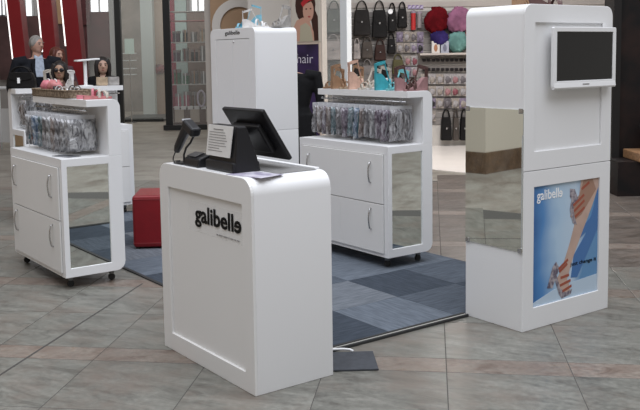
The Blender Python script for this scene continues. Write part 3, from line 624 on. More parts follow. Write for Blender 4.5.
for (x0, x1, y0, y1, m, nm) in ((86, 110, 58, 22, MAROON, 'maroon'), (52, 61, 24, -5, TAN, 'tan'), (0, 88, 80, 25, mat('dark_hall', (.10, .05, .05), .6, noise=.5, nscale=1.2), 'dark'), (74, 90, 25, -5, MAROON, 'm2'), (170, 178, 110, -5, mat('maroon_strip', (.20, .03, .05), .5), 's'), (178, 186, 110, -5, mat('teal_strip', (.22, .28, .27), .5), 't'), (186, 214, 110, 24, mat('brown_back', (.13, .095, .08), .6, noise=.3, nscale=2), 'b')):
    Y = 26.75 if x0 < 150 else 20.6; A, Bq = at(x0, y0, Y), at(x1, y1, Y); wallbox('trim_13', A.x, Bq.x, Y - .02 * (x0 % 5), Y + .05, max(0, A.z), Bq.z + .3, m)
area('glass_shop_fill', (-2.6, 19.25, 3.3), (-2.6, 19.3, 0), 1.6, .5, 60, (1.0, .96, .9))  # fill lamp added to brighten the dim shelves, no fitting seen
area('far_hall_fill', (-5.5, 22.5, 6.5), (-5.5, 24, 0), 5, 3, 230, (1.0, .97, .93))  # fill lamp added to lift the far left background
# --- leaning red columns with light strips
RED = mat('red_lacquer_column', (.20, .007, .011), .35, noise=.15, nscale=1.5); LED = mat('led_strip', (1, 1, 1), .4, emit=(1, .93, .88), estr=1.8)
def leancol(xt, xb, wid, yled, label):
    Y = 14.0; T_, B_ = at(xt, 0, Y), at(xb, 80, Y); sl = (T_.x - B_.x) / (T_.z - B_.z)
    wd = wid * Y / 877.9; z1 = 4.2
    root = empty('leaning_column', (T_.x - sl * T_.z, Y, 0), 0, label, 'column', 'leaning red columns')
    def q(x, z): return (x + sl * z, z)
    b = MB(); b.prism([q(0, 0), q(wd, 0), q(wd, z1), q(0, z1)], 'y', 0, .28); b.build('shaft', RED, root, bevel=.006)
    zb = at(xt, yled, Y).z
    b = MB(); b.prism([q(-.028, zb), q(0, zb), q(0, z1), q(-.028, z1)], 'y', .03, .09); b.build('light_strip', LED, root)
leancol(6.5, 15.5, 12.5, 82, 'leftmost leaning red column with a full-length light strip')
leancol(38.0, 45.5, 13, 52, 'middle leaning red column rising behind the grey-haired man')
leancol(61.5, 69.5, 14.5, 46, 'right leaning red column beside the dark glass panel')
# railing and pale furniture at the left edge
rl = empty('railing', at(-2, 80, 15) * 1.0, 0, 'pale metal railing at the far left edge behind the black handbag', 'railing'); rl.location.z = 0
b = MB(); b.tube([(-.6, 0, 1.05), (.62, 0, 1.05)], .03, 8); b.build('top_rail', POSTW, rl, smooth=True)
for k in range(5):
    b = MB(); b.tube([(-.55 + .28 * k, 0, 0), (-.55 + .28 * k, 0, 1.05)], .014, 6); b.build('baluster', POSTW, rl, smooth=True)
b = MB(); b.box(-.6, .62, -.01, .01, .12, .70); b.build('infill_panel', mat('railing_panel', (.55, .56, .55), .4), rl)
# --- dark cladding and bench at the right edge
wallbox('wall_right', 3.36, 8, 9.50, 9.75, 0, 5, DARKW)
wallbox('trim_14', 3.28, 3.36, 9.44, 9.75, 0, 5, mat('jamb_dark', (.018, .016, .015), .6, spec=.2))
bn = empty('bench', (3.41, 9.02, 0), 0, 'low bench with a wooden seat on a black base at the right edge', 'bench')
b = MB(); b.box(-.20, 1.8, .02, .42, 0, .36); b.build('base', DARKW, bn)
b = MB(); b.box(0, 1.85, -.03, .45, .36, .455); b.build('seat', mat('oak_seat', (.40, .22, .11), .45, noise=.35, nscale=4, stretch=(1, 8, 8)), bn, bevel=.01)
b = MB(); b.ball((0, 0, .24), .34, .16, .24, 18, 12, lambda d: 1 + .05 * math.sin(5 * d.x + 3 * d.z)); o = b.build('backpack', mat('black_nylon', (.012, .012, .014), .7), smooth=True); o.location = (3.86, 9.26, .470)
tag(o, 'black bag standing on the wooden bench at the right edge', 'bag')
# ================================================================== SHELVES OF THE GLASS SHOP
sh = empty('display_shelf', (at(171, 60, 19.0).x, 19.0, 0), 0, 'glass-fronted display shelving behind the dark post', 'shelving')
SWd = at(226, 60, 19.0).x - at(171, 60, 19.0).x
LOWC = mat('shelf_base_beige', (.48, .41, .34), .6)
b = MB(); b.box(0, SWd, .1, .5, 0, .42); b.build('base_cabinet', mat('base_brown', (.14, .08, .06), .6), sh)
for k in range(3):
    b = MB(); b.box(.03 + k * .34, .03 + k * .34 + .20, .085, .1, .12, .41); b.build('base_door', LOWC, sh)
for k, zz in enumerate((.44, .93, 1.42, 1.84, 2.30, 2.5)):
    b = MB(); b.box(0, SWd, .08, .5, zz, zz + .02); b.build('shelf', mat('shelf_edge', (.48, .47, .45), .4) if k != 4 else mat('shelf_edge_red', (.40, .16, .16), .4), sh)
b = MB()
for k in range(8): b.box(.03 + k * .145, .03 + k * .145 + .11, .066, .079, .40 + .0, .475)
b.build('price_tags', mat('price_tag', (.72, .70, .69), .5), sh)
q = random.Random(11)
toyc = [('pink', (.42, .12, .17)), ('green', (.06, .17, .09)), ('brown', (.16, .08, .05)), ('grey', (.20, .19, .185)), ('cream', (.42, .38, .32)), ('plum', (.10, .05, .08)), ('black', (.02, .02, .02))]
def gift(x, zz, wd, ht, ci, label):
    nm, c = toyc[ci]; m = mat('gift_' + nm, c, .5, noise=.3, nscale=12); P_ = Vector((at(171, 60, 19.0).x + x, 19.22, zz + .001))
    r0 = empty('gift_box', P_, q.uniform(-.2, .2), label, 'box', 'goods in the glass shop')
    b = MB(); b.box(-wd / 2, wd / 2, -.06, .06, 0, ht * .78); b.build('body', m, r0, bevel=.006)
    b = MB(); b.box(-wd / 2 - .006, wd / 2 + .006, -.066, .066, ht * .78, ht); b.build('lid', mat('gift_lid', (.24, .21, .20), .5), r0, bevel=.005)
    b = MB(); b.box(-.012, .012, -.068, -.06, .0, ht); b.build('ribbon', STRAPM[q.choice((1, 3, 4, 5))], r0)
names5 = ['leftmost', 'second', 'third', 'fourth', 'rightmost']
for row, (zz, cols) in enumerate(((.46, (0, 0, 2, 4, 0)), (.95, (1, 1, 3, 3, 5)), (1.44, (5, 3, 6, 3, 2)), (1.86, (5, 6, 3, 4, 3)))):
    for k in range(5):
        gift(.10 + k * .19, zz, q.uniform(.10, .15), q.uniform(.20, .34), cols[k], '%s gift box on the %s shelf of the glass shop' % (names5[k], ['lowest', 'second lowest', 'third', 'upper'][row]))
p = Vector((at(201, 94, 19.02).x, 19.03, .475 - .012))
b = MB(); n_ = 20; b.tube([(.17 * .45 * math.cos(2 * PI * k / n_), 0, .17 + .17 * math.sin(2 * PI * k / n_)) for k in range(n_)], .022, 8, closed=True); o = b.build('wreath', mat('white_violet', (.62, .56, .66), .6, noise=.4, nscale=30), smooth=True); o.location = p
tag(o, 'white and violet ring ornament standing at the front of the lowest shelf', 'ornament')
gs = empty('notice_board', at(129.5, 54, 20.9), 0, 'pale green notice on a thin stand behind the far glass', 'notice'); zb = gs.location.z
gs.location.z = 0
b = MB(); b.box(-.11, .11, 0, .02, zb, zb + .36); b.build('sheet', mat('pale_green_notice', (.52, .66, .60), .5), gs); b = MB(); b.tube([(0, .01, 0), (0, .01, zb)], .015, 8); b.build('stand', CHROME, gs); b = MB(); b.lathe([(.13, 0), (.13, .02)], n=16); b.build('foot', CHROME, gs)
for k, yy in enumerate((54, 61, 69, 75)):
    P_ = at(127, yy, 21.6); b = MB(); b.box(-.22, .22, -.12, .12, 0, .025); o = b.build('glass_shelf', mat('pale_glass_shelf', (.62, .66, .66), .2), gs); o.location = (P_.x - gs.location.x, P_.y - gs.location.y, P_.z)
hb = at(157.5, 72, 22.6)
b = MB(); b.ball((0, 0, 0), .20, .08, .13, 14, 8); o = b.build('clutch_bag', mat('red_black_leather', (.26, .03, .04), .4, col2=(.02, .02, .02), nscale=5), smooth=True); o.location = at(159, 69, 23.5); tag(o, 'small red and black bag hung on the tan wall beside the dark post', 'bag')
# ================================================================== GOODS ON THE SHOP WALL
HB = {k: mat('leather_' + k, c, .6, spec=.25, noise=.25, nscale=8, bump=.2, bscale=60) for k, c in dict(black=(.008, .007, .007), charcoal=(.020, .017, .016), taupe=(.085, .07, .06), grey=(.22, .20, .19), pale=(.40, .36, .34), olive=(.10, .09, .04), brown=(.045, .022, .018), sage=(.13, .14, .125)).items()}
def handbag(loc, w_, h_, d_, key, label, group, rz=0.0):
    r0 = empty('handbag', loc, rz, label, 'handbag', group); m = HB[key]
    b = MB(); b.prism([(-w_ * .5, 0), (w_ * .5, 0), (w_ * .46, h_ * .55), (w_ * .38, h_), (-w_ * .38, h_), (-w_ * .46, h_ * .55)], 'y', -d_ / 2, d_ / 2); bd = b.build('body', m, r0, bevel=min(w_, d_) * .18, seg=3)
    b = MB(); b.prism([(-w_ * .36, h_ * 1.0), (w_ * .36, h_ * 1.0), (w_ * .40, h_ * .62), (w_ * .2, h_ * .50), (-w_ * .2, h_ * .50), (-w_ * .40, h_ * .62)], 'y', -d_ / 2 - .008, -d_ / 2 + .004); b.build('flap', m, r0, bevel=.003)
    b = MB(); b.box(-.012, .012, -d_ / 2 - .014, -d_ / 2 - .006, h_ * .49, h_ * .56); b.build('clasp', CHROME, r0)
    for s in (-.3, .3):
        b = MB(); b.tube([(w_ * .30 * math.cos(PI * k / 10), d_ * s, h_ * .96 + h_ * .38 * math.sin(PI * k / 10)) for k in range(11)], .009, 6); b.build('handle', m, r0, smooth=True)
    return r0
def wallpos(px, py, off, Y=WY - .016): p = at(px, py, Y); p.y -= off; return p
def wbag(px0, px1, y0, y1, key, label, off=0.0, group='handbags on the shop wall'):
    A, B_ = wallpos(px0, y1, 0), wallpos(px1, y0, 0); d_ = .12
    handbag(Vector(((A.x + B_.x) / 2, A.y - d_ / 2 - .004 - off, A.z)), B_.x - A.x, (B_.z - A.z) / 1.3, d_, key, label, group)
for a_ in ((353, 370, 2, 36, 'charcoal', 'dark charcoal handbag hanging highest, next to the white post'), (371.5, 386.5, 2, 38, 'black', 'black handbag with tall handles, second along the top of the shop wall'), (387.5, 396, 4, 32, 'black', 'black bag with a bright round badge on the shop wall'), (397, 406.5, 3, 28, 'black', 'black bag at the end of the top row, before the red tube'),
           (353, 360, 39, 59.5, 'pale', 'pale bag half hidden by the white post'), (361, 372.5, 37, 58.5, 'taupe', 'taupe handbag in the second row of the shop wall'), (374, 385.5, 40, 60.5, 'brown', 'small dark brown bag beside the taupe handbag'), (386.8, 395, 34, 54, 'black', 'black bag in the second row left of the lilac packets'),
           (353, 360, 61, 84, 'charcoal', 'dark bag low on the shop wall right of the white post'), (361, 372.5, 60, 83, 'grey', 'light grey handbag low on the shop wall behind the tan sandals'), (374, 390, 62, 86, 'black', 'black handbag low on the shop wall behind the turquoise sandals'), (391.5, 403.5, 55, 74, 'olive', 'olive green handbag beside the low black one'),
           (391.5, 405, 76, 95, 'charcoal', 'charcoal bag low behind the aqua sandal'), (407, 418.5, 79, 96, 'brown', 'dark brown bag below the pink packets'), (440, 451, 110, 140, 'black', 'black bag low on the shop wall beside the beige one'), (452, 458, 110, 140, 'taupe', 'narrow beige bag between two black ones near the shop floor'), (459, 468, 110, 140, 'black', 'black bag near the shop floor beside the display tower')):
    wbag(*a_)
P_ = wallpos(389.5, 12, .155)
b = MB(); b.tube([(0, 0, 0), (0, .02, 0)], .04, 14); o = b.build('badge', WHITEINK); o.location = P_ + Vector((0, -.002, 0)); tag(o, 'bright white round badge pinned on a black bag', 'badge')
# bags behind the glass beside the white post
for (x0, x1, y0, y1, key, lab) in ((326, 342, 2, 33, 'sage', 'grey-green handbag seen through glass left of the white post, highest'), (325, 341, 35, 60, 'pale', 'pale handbag seen through glass left of the white post, middle'), (326, 343, 62, 90, 'sage', 'dark sage handbag seen through glass left of the white post, lowest')):
    wbag(x0, x1, y0, y1, key, lab, group='handbags behind the shop glass')
# fluffy tulle skirts
def fluffy(px0, px1, y0, y1, c, nm, label):
    A, B_ = wallpos(px0, y1, 0), wallpos(px1, y0, 0); w_, h_ = B_.x - A.x, B_.z - A.z; q = random.Random(nm)
    r0 = empty('tulle_skirt', ((A.x + B_.x) / 2, A.y - .13, A.z), 0, label, 'skirt', 'tulle skirts on the shop wall'); m = mat('tulle_' + nm, c, .9, spec=.1, noise=.45, nscale=6, bump=.3, bscale=30)
    for k in range(5):
        ph = q.uniform(0, 6)
        b = MB(); b.ball((q.uniform(-.12, .12) * w_, q.uniform(-.02, .02), h_ * (.46 + q.uniform(-.05, .05))), w_ * .42, .11, h_ * .44, 22, 14, lambda d: 1 + .10 * math.sin(7 * d.x + ph) * math.cos(9 * d.z) + .07 * math.sin(17 * d.x + 11 * d.z + ph)); b.build('tulle_layer', m, r0, smooth=True)
    b = MB(); b.box(-w_ * .2, w_ * .2, -.02, .02, h_ * .86, h_ * .97); b.build('waistband', m, r0, bevel=.01)
fluffy(423, 447, 6, 34, (.13, .006, .010), 'red', 'deep red fluffy tulle skirt on the shop wall')
fluffy(446, 469, 6, 33, (.33, .14, .23), 'pink', 'pink fluffy tulle skirt beside the deep red one')
fluffy(428, 447, 29, 46, (.045, .03, .14), 'blue', 'violet-blue fluffy tulle skirt under the deep red one')
fluffy(446, 466, 29, 53, (.17, .34, .31), 'mint', 'mint green fluffy tulle skirt under the pink one')
fluffy(462, 472, 30, 44, (.26, .02, .02), 'scarlet', 'small scarlet tulle skirt at the edge of the display tower')
# tubes
for (px, y0, y1, c, nm, lab) in ((413, 11, 30, (.45, .03, .03), 'red', 'red cardboard tube hanging beside the black bags'), (419, 12, 28, (.25, .22, .22), 'grey', 'grey cardboard tube hanging beside the red one')):
    A, B_ = wallpos(px, y1, 0), wallpos(px, y0, 0); r0 = empty('gift_tube', (A.x, A.y - .042, A.z), 0, lab, 'tube', 'tubes on the shop wall'); h_ = B_.z - A.z
    b = MB(); b.lathe([(.04, 0), (.04, h_ * .9)], n=14); b.build('tube', mat('tube_' + nm, c, .4), r0, auto=True); b = MB(); b.lathe([(.042, h_ * .88), (.042, h_), (.01, h_ + .01)], n=14); b.build('cap', mat('tube_cap', (.3, .25, .3), .4), r0, auto=True)
for k in range(4):
    P_ = wallpos(409.5 + 4 * k, 7, .0); b = MB(); b.box(-.028, .028, -.012, 0, -.03, .03); o = b.build('hair_clip_card', mat('lilac_card', (.55, .50, .62), .5, col2=(.15, .08, .25), nscale=30)); o.location = P_; tag(o, '%s small lilac clip card above the gift tubes' % ['leftmost', 'second', 'third', 'rightmost'][k], 'card', 'lilac clip cards')
b = MB(); b.box(wallpos(418, 53, 0).x, wallpos(500, 53, 0).x, WY - .26, WY - .0165, wallpos(440, 55, 0).z, wallpos(440, 53, 0).z); b.build('wall_shelf', mat('rail_cream', (.46, .41, .37), .5), wb)
for (px, c1, c2, lab) in ((434, (.62, .58, .54), (.35, .16, .08), 'white picture card with a brown figure on the wall shelf'), (443, (.35, .36, .42), (.15, .15, .2), 'grey picture card beside the white one on the wall shelf')):
    P_ = wallpos(px, 53, .20); r0 = empty('picture_card', P_, 0, lab, 'card'); b = MB(); b.box(-.065, .065, 0, .012, 0, .19); b.build('card', mat('card_' + lab[:5], c1, .5), r0); b = MB(); b.prism(ell(0, .08, .03, .06, 12), 'y', -.002, .001); b.build('printed_figure', mat('cardfig_' + lab[:5], c2, .5), r0)
# packets and sunglasses
PK = [mat('packet_' + k, c, .35, noise=.4, nscale=25) for k, c in (('white', (.42, .39, .39)), ('pink', (.40, .20, .21)), ('lilac', (.28, .23, .31)), ('grey', (.17, .15, .16)), ('dark', (.03, .027, .03)), ('cream', (.38, .33, .29)), ('rose', (.30, .09, .11)))]
q = random.Random(21)
def packet(px, py, w_, h_, ci, group, label):
    P_ = wallpos(px, py, .02 + q.uniform(0, .04)); r0 = empty('accessory_packet', P_, 0, label, 'packet', group)
    b = MB(); b.box(-w_ / 2, w_ / 2, -.004, .004, 0, h_); b.build('card', PK[q.choice((0, 5, 3, 2))] if ci != 0 else PK[5], r0)
    b = MB(); b.ball((0, -.012, h_ * .42), w_ * .40, .018, h_ * .34, 10, 6, lambda d: 1 + .15 * math.sin(9 * d.x)); b.build('content', PK[ci], r0, smooth=True)
    b = MB(); b.tube([(0, .055, h_ * .93), (0, -.03, h_ * .93)], .004, 6); b.build('peg', CHROME, r0)
G1 = 'packets between the black bags and the tulle skirts'; G2 = 'packets below the wall shelf'
def rowlab(r, k, n, where):
    o_ = ['first', 'second', 'third', 'fourth', 'fifth', 'sixth', 'seventh', 'eighth', 'ninth'][k]; return '%s packet from the left in %s' % (o_, where)
for r, (yy, cols, x0) in enumerate(((41.8, (2, 0, 3, 2), 399.5), (52.6, (0, 3, 2, 4), 399.5), (65.6, (1, 6), 407.3), (76.6, (5, 1), 407.3))):
    for k, ci in enumerate(cols): packet(x0 + 6.8 * k, yy, .100, .16, ci, G1, rowlab(r, k, 4, 'the %s row beside the black bags' % ['top', 'second', 'third', 'lowest'][r]))
for r, (yy, cols) in enumerate(((84, (0, 5, 0, 3, 1, 3)), (96, (3, 0, 5, 1, 6, 0)), (108, (5, 4, 0, 3, 0, 5)), (121, (4, 0)))):
    for k, ci in enumerate(cols): packet(424 + 7.7 * k, yy, .115, .165, ci, G2, rowlab(r, k, 6, 'the %s row below the wall shelf' % ['top', 'second', 'third', 'lowest'][r]))
LENS = mat('dark_lens', (.015, .012, .014), .12)
for r in range(2):
    for k in range(5):
        P_ = wallpos(426 + 9.2 * k, 60 + 9.5 * r, .05); r0 = empty('sunglasses', P_, 0, '%s pair of dark sunglasses in the %s row under the wall shelf' % (['first', 'second', 'third', 'fourth', 'fifth'][k], ['upper', 'lower'][r]), 'sunglasses', 'sunglasses on the shop wall')
        for s in (-1, 1):
            b = MB(); b.prism(rrect(s * .036 - .030, s * .036 + .030, -.026, .026, (.02, .02, .012, .012), 4), 'y', -.003, .003); b.build('lens', LENS, r0)
            b = MB(); b.tube([(s * .066, 0, .012), (s * .067, .047, .008)], .004, 6); b.build('temple', BLACKP, r0)
        b = MB(); b.tube([(-.012, 0, .008), (0, -.003, .012), (.012, 0, .008)], .004, 6); b.build('bridge', BLACKP, r0)
# ================================================================== SANDALS
def sandal(name, loc, rz, L, heel, sole_m, strap_m, label, group, wedge=True, lean=0.0, ankle=True, nst=3):
    r0 = empty(name, loc, rz, label, 'sandal', group); r0.rotation_euler = (0, lean, rz)
    n = 12
    def hw(u): return L * (.105 + .035 * math.sin(PI * min(1, max(0, (u - .35) / .65))) ) * (math.sin(PI * min(max(u, .02), .98)) ** .28)
    def hz(u): t = min(1, max(0, (u - .12) / .55)); return heel * (1 - t * t * (3 - 2 * t))
    vs = []; fs = []
    for k in range(n + 1):
        u = k / n; x = (u - .5) * L; w_ = hw(u); zt = hz(u) + .014
        zb_ = 0.0 if wedge else max(0.0, hz(u))
        if wedge and .45 < u < .6: zb_ = 0.0
        vs += [(x, -w_, zt), (x, w_, zt), (x, w_ * .92, zb_), (x, -w_ * .92, zb_)]
    for k in range(n):
        for c in range(4): fs.append((4 * k + c, 4 * k + (c + 1) % 4, 4 * k + 4 + (c + 1) % 4, 4 * k + 4 + c))
    fs += [(3, 2, 1, 0), tuple(range(4 * n, 4 * n + 4))]
    b = MB(); b.add(vs, fs); b.build('sole', sole_m, r0, auto=True)
    if not wedge and heel > .03:
        b = MB(); b.add([(-.5 * L, -.02, 0), (-.34 * L, -.02, 0), (-.34 * L, .02, 0), (-.5 * L, .02, 0), (-.49 * L, -.024, heel + .004), (-.28 * L, -.026, heel + .002), (-.28 * L, .026, heel + .002), (-.49 * L, .024, heel + .004)], [(3, 2, 1, 0), (4, 5, 6, 7), (0, 1, 5, 4), (1, 2, 6, 5), (2, 3, 7, 6), (3, 0, 4, 7)]); b.build('heel', sole_m, r0, bevel=.003)
    us = [.86, .72, .56, .42][:nst]
    for i, u in enumerate(us):
        x = (u - .5) * L; w_ = hw(u); z0 = hz(u) + .008; hgt = .034 + .012 * i; sk = (.012 if i % 2 else -.012)
        pts = [(x + sk * math.cos(PI * k / 8), -w_ * 1.02 * math.cos(PI * k / 8), z0 + hgt * math.sin(PI * k / 8)) for k in range(9)]
        b = MB(); b.ribbon(pts, (1, 0, .15), .016, .004); b.build('strap', strap_m, r0, smooth=False)
    if ankle:
        zc = heel + .085; x0 = -.30 * L; pts = [(x0 + .040 * math.cos(2 * PI * k / 14), .033 * math.sin(2 * PI * k / 14), zc + .012 * math.cos(2 * PI * k / 14)) for k in range(15)]
        b = MB(); b.ribbon(pts, (0, 0, 1), .014, .004); b.build('ankle_strap', strap_m, r0)
        b = MB(); b.ribbon([(-.47 * L, 0, heel + .01), (-.475 * L, 0, heel + .05), (x0 - .042, 0, zc)], (0, 1, 0), .03, .004); b.build('heel_strap', strap_m, r0)
        b = MB(); b.ribbon([(.06 * L, 0, hz(.56) + .055), (-.08 * L, 0, heel * .8 + .075), (x0 + .042, 0, zc)], (0, 1, 0), .014, .004); b.build('instep_strap', strap_m, r0)
    return r0
SM = {k: mat('sandal_' + k, c, .5, noise=.2, nscale=30) for k, c in dict(tan=(.32, .19, .11), peach=(.60, .38, .29), bone=(.52, .47, .40), turquoise=(.05, .36, .42), aqua=(.20, .55, .58), mauve=(.36, .20, .20), brown=(.10, .05, .045), white=(.72, .70, .68), silver=(.42, .40, .38), sky=(.22, .50, .62), pink=(.62, .20, .24), black=(.03, .03, .03), sandy=(.50, .38, .26), coral=(.55, .20, .20)).items()}
MO = (.5475, 6.016, .009)
for (x, y, rz, L_, hl, a_, c_, lab) in ((-1.00, .302, -1.45, .22, .06, 'tan', 'tan', 'tan sandal at the outer left end of the middle shelf'), (-.885, .302, 1.65, .23, .09, 'tan', 'tan', 'tan high wedge sandal, second on the middle shelf'), (-.775, .302, -1.6, .23, .08, 'sandy', 'tan', 'sandy wedge sandal with crossed tan straps on the middle shelf'), (-.665, .302, 1.5, .22, .12, 'peach', 'peach', 'peach high wedge sandal on the middle shelf'),
        (-.555, .302, -1.5, .23, .06, 'bone', 'bone', 'bone coloured sandal beside the peach one'), (-.45, .302, -1.62, .23, .07, 'white', 'bone', 'off-white sandal between the bone and turquoise ones'), (-.345, .302, 1.5, .23, .11, 'turquoise', 'turquoise', 'turquoise high wedge sandal on the middle shelf'), (-.24, .302, -1.5, .22, .05, 'aqua', 'aqua', 'pale aqua sandal beside the turquoise one'),
        (-.14, .302, 1.6, .22, .08, 'mauve', 'brown', 'mauve wedge sandal with dark straps near the shelf end'), (-.045, .302, -1.55, .22, .08, 'mauve', 'brown', 'mauve wedge sandal with dark straps at the shelf end')):
    sandal('sandal', rail_pt(MO, RA, x, y, UT), RA + rz, L_, hl, SM[a_], SM[c_], lab, 'sandals on the middle unit')
KO = (-.436, 7.411, .009)
for (x, y, rz, hl, a_, c_, lab) in ((-.30, .13, .95 + PI, .10, 'sky', 'sky', 'sky blue sandal on top of the tall cabinet'), (-.17, .12, .95, .06, 'white', 'white', 'white strappy sandal on top of the tall cabinet, beside the blue one'), (-.06, .305, -1.4, .09, 'silver', 'silver', 'silver high wedge sandal at the right end of the tall cabinet')):
    sandal('sandal', rail_pt(KO, RA, x, y, KH), RA + rz, .23, hl, SM[a_], SM[c_], lab, 'sandals on the tall cabinet')
TO = (1.138, 4.613, .001)
for (x, y, rz, a_, lab) in ((.24, .24, .4, 'tan', 'tan sandal on top of the display tower, left of the other'), (.52, .28, -.5, 'brown', 'dark brown sandal on top of the display tower, right of the other')):
    sandal('sandal', rail_pt(TO, RB, x, y, TH), RB + rz, .23, .05, SM[a_], SM[a_], lab, 'sandals on the display tower')
# ---- woven tray and goods on the left unit
LO = (-1.598, 5.627, .001)
tr = empty('woven_tray', rail_pt(LO, RA, -.70, .305, UT), RA, 'long shallow woven tray on the left shelf unit', 'tray')
WOV = mat('woven_straw', (.30, .23, .16), .8, col2=(.13, .09, .06), nscale=60, bump=.6, bscale=150)
b = MB(); b.ring(rrect(-.40, .40, -.125, .10, (.06,) * 4, 5), rrect(-.385, .385, -.11, .085, (.05,) * 4, 5), 'z', .006, .05); b.build('rim', WOV, tr, auto=True)
b = MB(); b.prism(rrect(-.395, .395, -.12, .095, (.06,) * 4, 5), 'z', 0, .012); b.build('base', WOV, tr)
b = MB(); b.tube([(x, y, .052) for x, y in rrect(-.398, .398, -.123, .098, (.06,) * 4, 5)], .007, 6, closed=True); b.build('braided_edge', WOV, tr, smooth=True)
for (x, y, c, lab) in ((-1.0, .292, 'pink', 'crumpled pink cloth pouch in the woven tray'), (-.86, .292, 'coral', 'coral cloth pouch beside the pink one in the tray')):
    q = random.Random(lab); b = MB(); b.ball((0, 0, .060), .056, .055, .048, 18, 10, lambda d: 1 + .12 * math.sin(6 * d.x + 4 * d.y) + .08 * math.cos(9 * d.z + 5 * d.x)); r0 = empty('cloth_pouch', rail_pt(LO, RA, x, y, UT + .012), RA, lab, 'pouch', 'pouches in the woven tray'); b.build('pouch', SM[c], r0, smooth=True)
    b = MB(); b.tube([(-.03, 0, .095), (-.01, 0, .112), (.02, 0, .108), (.035, .0, .09)], .005, 6); b.build('drawstring', SM['white'], r0, smooth=True)
for (x, y, rz, hl, a_, c_, lab, zz) in ((-.65, .337, .05, .03, 'white', 'black', 'white sandal with black straps in the woven tray', .012), (-.66, .243, -.05, .05, 'black', 'white', 'black sandal with white straps in the woven tray', .012), (-.425, .29, .1, .03, 'black', 'silver', 'black sandal with silver straps at the tray end', .012), (-.20, .302, 1.5, .012, 'pink', 'pink', 'flat pink sandal lying beside the tray', 0), (-.09, .302, 1.62, .012, 'coral', 'bone', 'flat coral sandal at the right end of the left unit', 0)):
    sandal('sandal', rail_pt(LO, RA, x, y, UT + zz + .0005), RA + rz, .20, hl, SM[a_], SM[c_], lab, 'sandals on the left unit', ankle=False)
# ---- goods on the far unit
NO = (-2.57, 7.91, .009)
handbag(rail_pt(NO, RB, .10, .31, UT), .27, .150, .12, 'black', 'black handbag with a white tag on the far shelf unit', 'goods on the far unit', .1)
b = MB(); b.box(-.012, .012, -.002, .002, -.05, 0); o = b.build('price_label', WHITEINK); o.location = rail_pt(NO, RB, .10, .31, UT + .10) + Vector((.0, -.085, 0)); tag(o, 'white price label on the black handbag', 'label')
rs_ = empty('display_riser', rail_pt(NO, RB, .72, .30, UT), RB, 'white T-shaped display riser on the far shelf unit', 'display stand')
b = MB(); b.lathe([(.07, 0), (.07, .008), (.02, .012)], n=20); b.build('foot', WHITE, rs_, auto=True); b = MB(); b.tube([(0, 0, .008), (0, 0, .25)], .017, 12); b.build('post', WHITE, rs_, smooth=True, auto=True)
b = MB(); b.obox(Matrix.Translation((.02, 0, .255)) @ Matrix.Rotation(R(-4), 4, 'Y'), .23, .10, .016); b.build('top_plate', WHITE, rs_, bevel=.005)
for (x, c, lab) in ((.88, 'sandy', 'sandy brown clutch standing on the far shelf unit'), (1.0, 'silver', 'grey clutch at the right end of the far shelf unit')):
    r0 = empty('clutch', rail_pt(NO, RB, x, .28, UT), RB - .5, lab, 'clutch', 'goods on the far unit'); b = MB(); b.box(-.055, .055, -.025, .025, 0, .085); b.build('body', SM[c], r0, bevel=.012); b = MB(); b.prism([(-.055, .085), (.055, .085), (.0, .04)], 'y', -.030, -.024); b.build('flap', SM[c], r0)
for (x, a_, hl, rz, lab) in ((.37, 'bone', .07, .6, 'bone high sandal on the far unit behind the pink pouch'), (.55, 'white', .06, 1.45, 'white high sandal on the far unit left of the display riser')):
    sandal('sandal', rail_pt(NO, RB, x, .27, UT), RB + rz, .21, hl, SM[a_], SM[a_], lab, 'sandals on the far unit')
# ================================================================== PEOPLE
SKINS = {k: mat('skin_' + k, c, .5, noise=.08, nscale=14) for k, c in dict(fair=(.52, .33, .25), rosy=(.50, .29, .22), olive=(.42, .26, .18)).items()}
HAIRS = {k: mat('hair_' + k, c, .5, noise=.35, nscale=40, stretch=(1, 1, .3)) for k, c in dict(grey=(.30, .28, .26), black=(.018, .013, .012), auburn=(.13, .035, .022)).items()}
CL = {k: mat('cloth_' + k, c, .85, spec=.2, noise=.2, nscale=25, bump=.2, bscale=60) for k, c in dict(navy=(.014, .015, .02), black=(.010, .010, .011), shirt=(.48, .55, .66), jeans=(.05, .07, .12), brown=(.13, .075, .06), cream=(.50, .46, .42), plum=(.10, .05, .06)).items()}
def remesh(mb, name, m, parent, vox):
    o = mb.build(name, m, parent, smooth=True)
    md = o.modifiers.new('join', 'REMESH'); md.mode = 'VOXEL'; md.voxel_size = vox; md.use_smooth_shade = True
    sm = o.modifiers.new('soften', 'SMOOTH'); sm.factor = .5; sm.iterations = 3
    bpy.context.view_layer.update(); dg = bpy.context.evaluated_depsgraph_get(); me = bpy.data.meshes.new_from_object(o.evaluated_get(dg))
    o.modifiers.clear(); o.data = me
    if not me.materials: me.materials.append(m)
    return o
def loops(mb, rows, n=18):
    """stack of ellipses (z, rx, ry, cx, cy)"""
    vs = [(cx + rx * math.cos(2 * PI * k / n), cy + ry * math.sin(2 * PI * k / n), z) for (z, rx, ry, cx, cy) in rows for k in range(n)]
    fs = [(i * n + k, i * n + (k + 1) % n, (i + 1) * n + (k + 1) % n, (i + 1) * n + k) for i in range(len(rows) - 1) for k in range(n)]
    fs += [tuple(range(n - 1, -1, -1)), tuple(range((len(rows) - 1) * n, len(rows) * n))]
    mb.add(vs, fs)
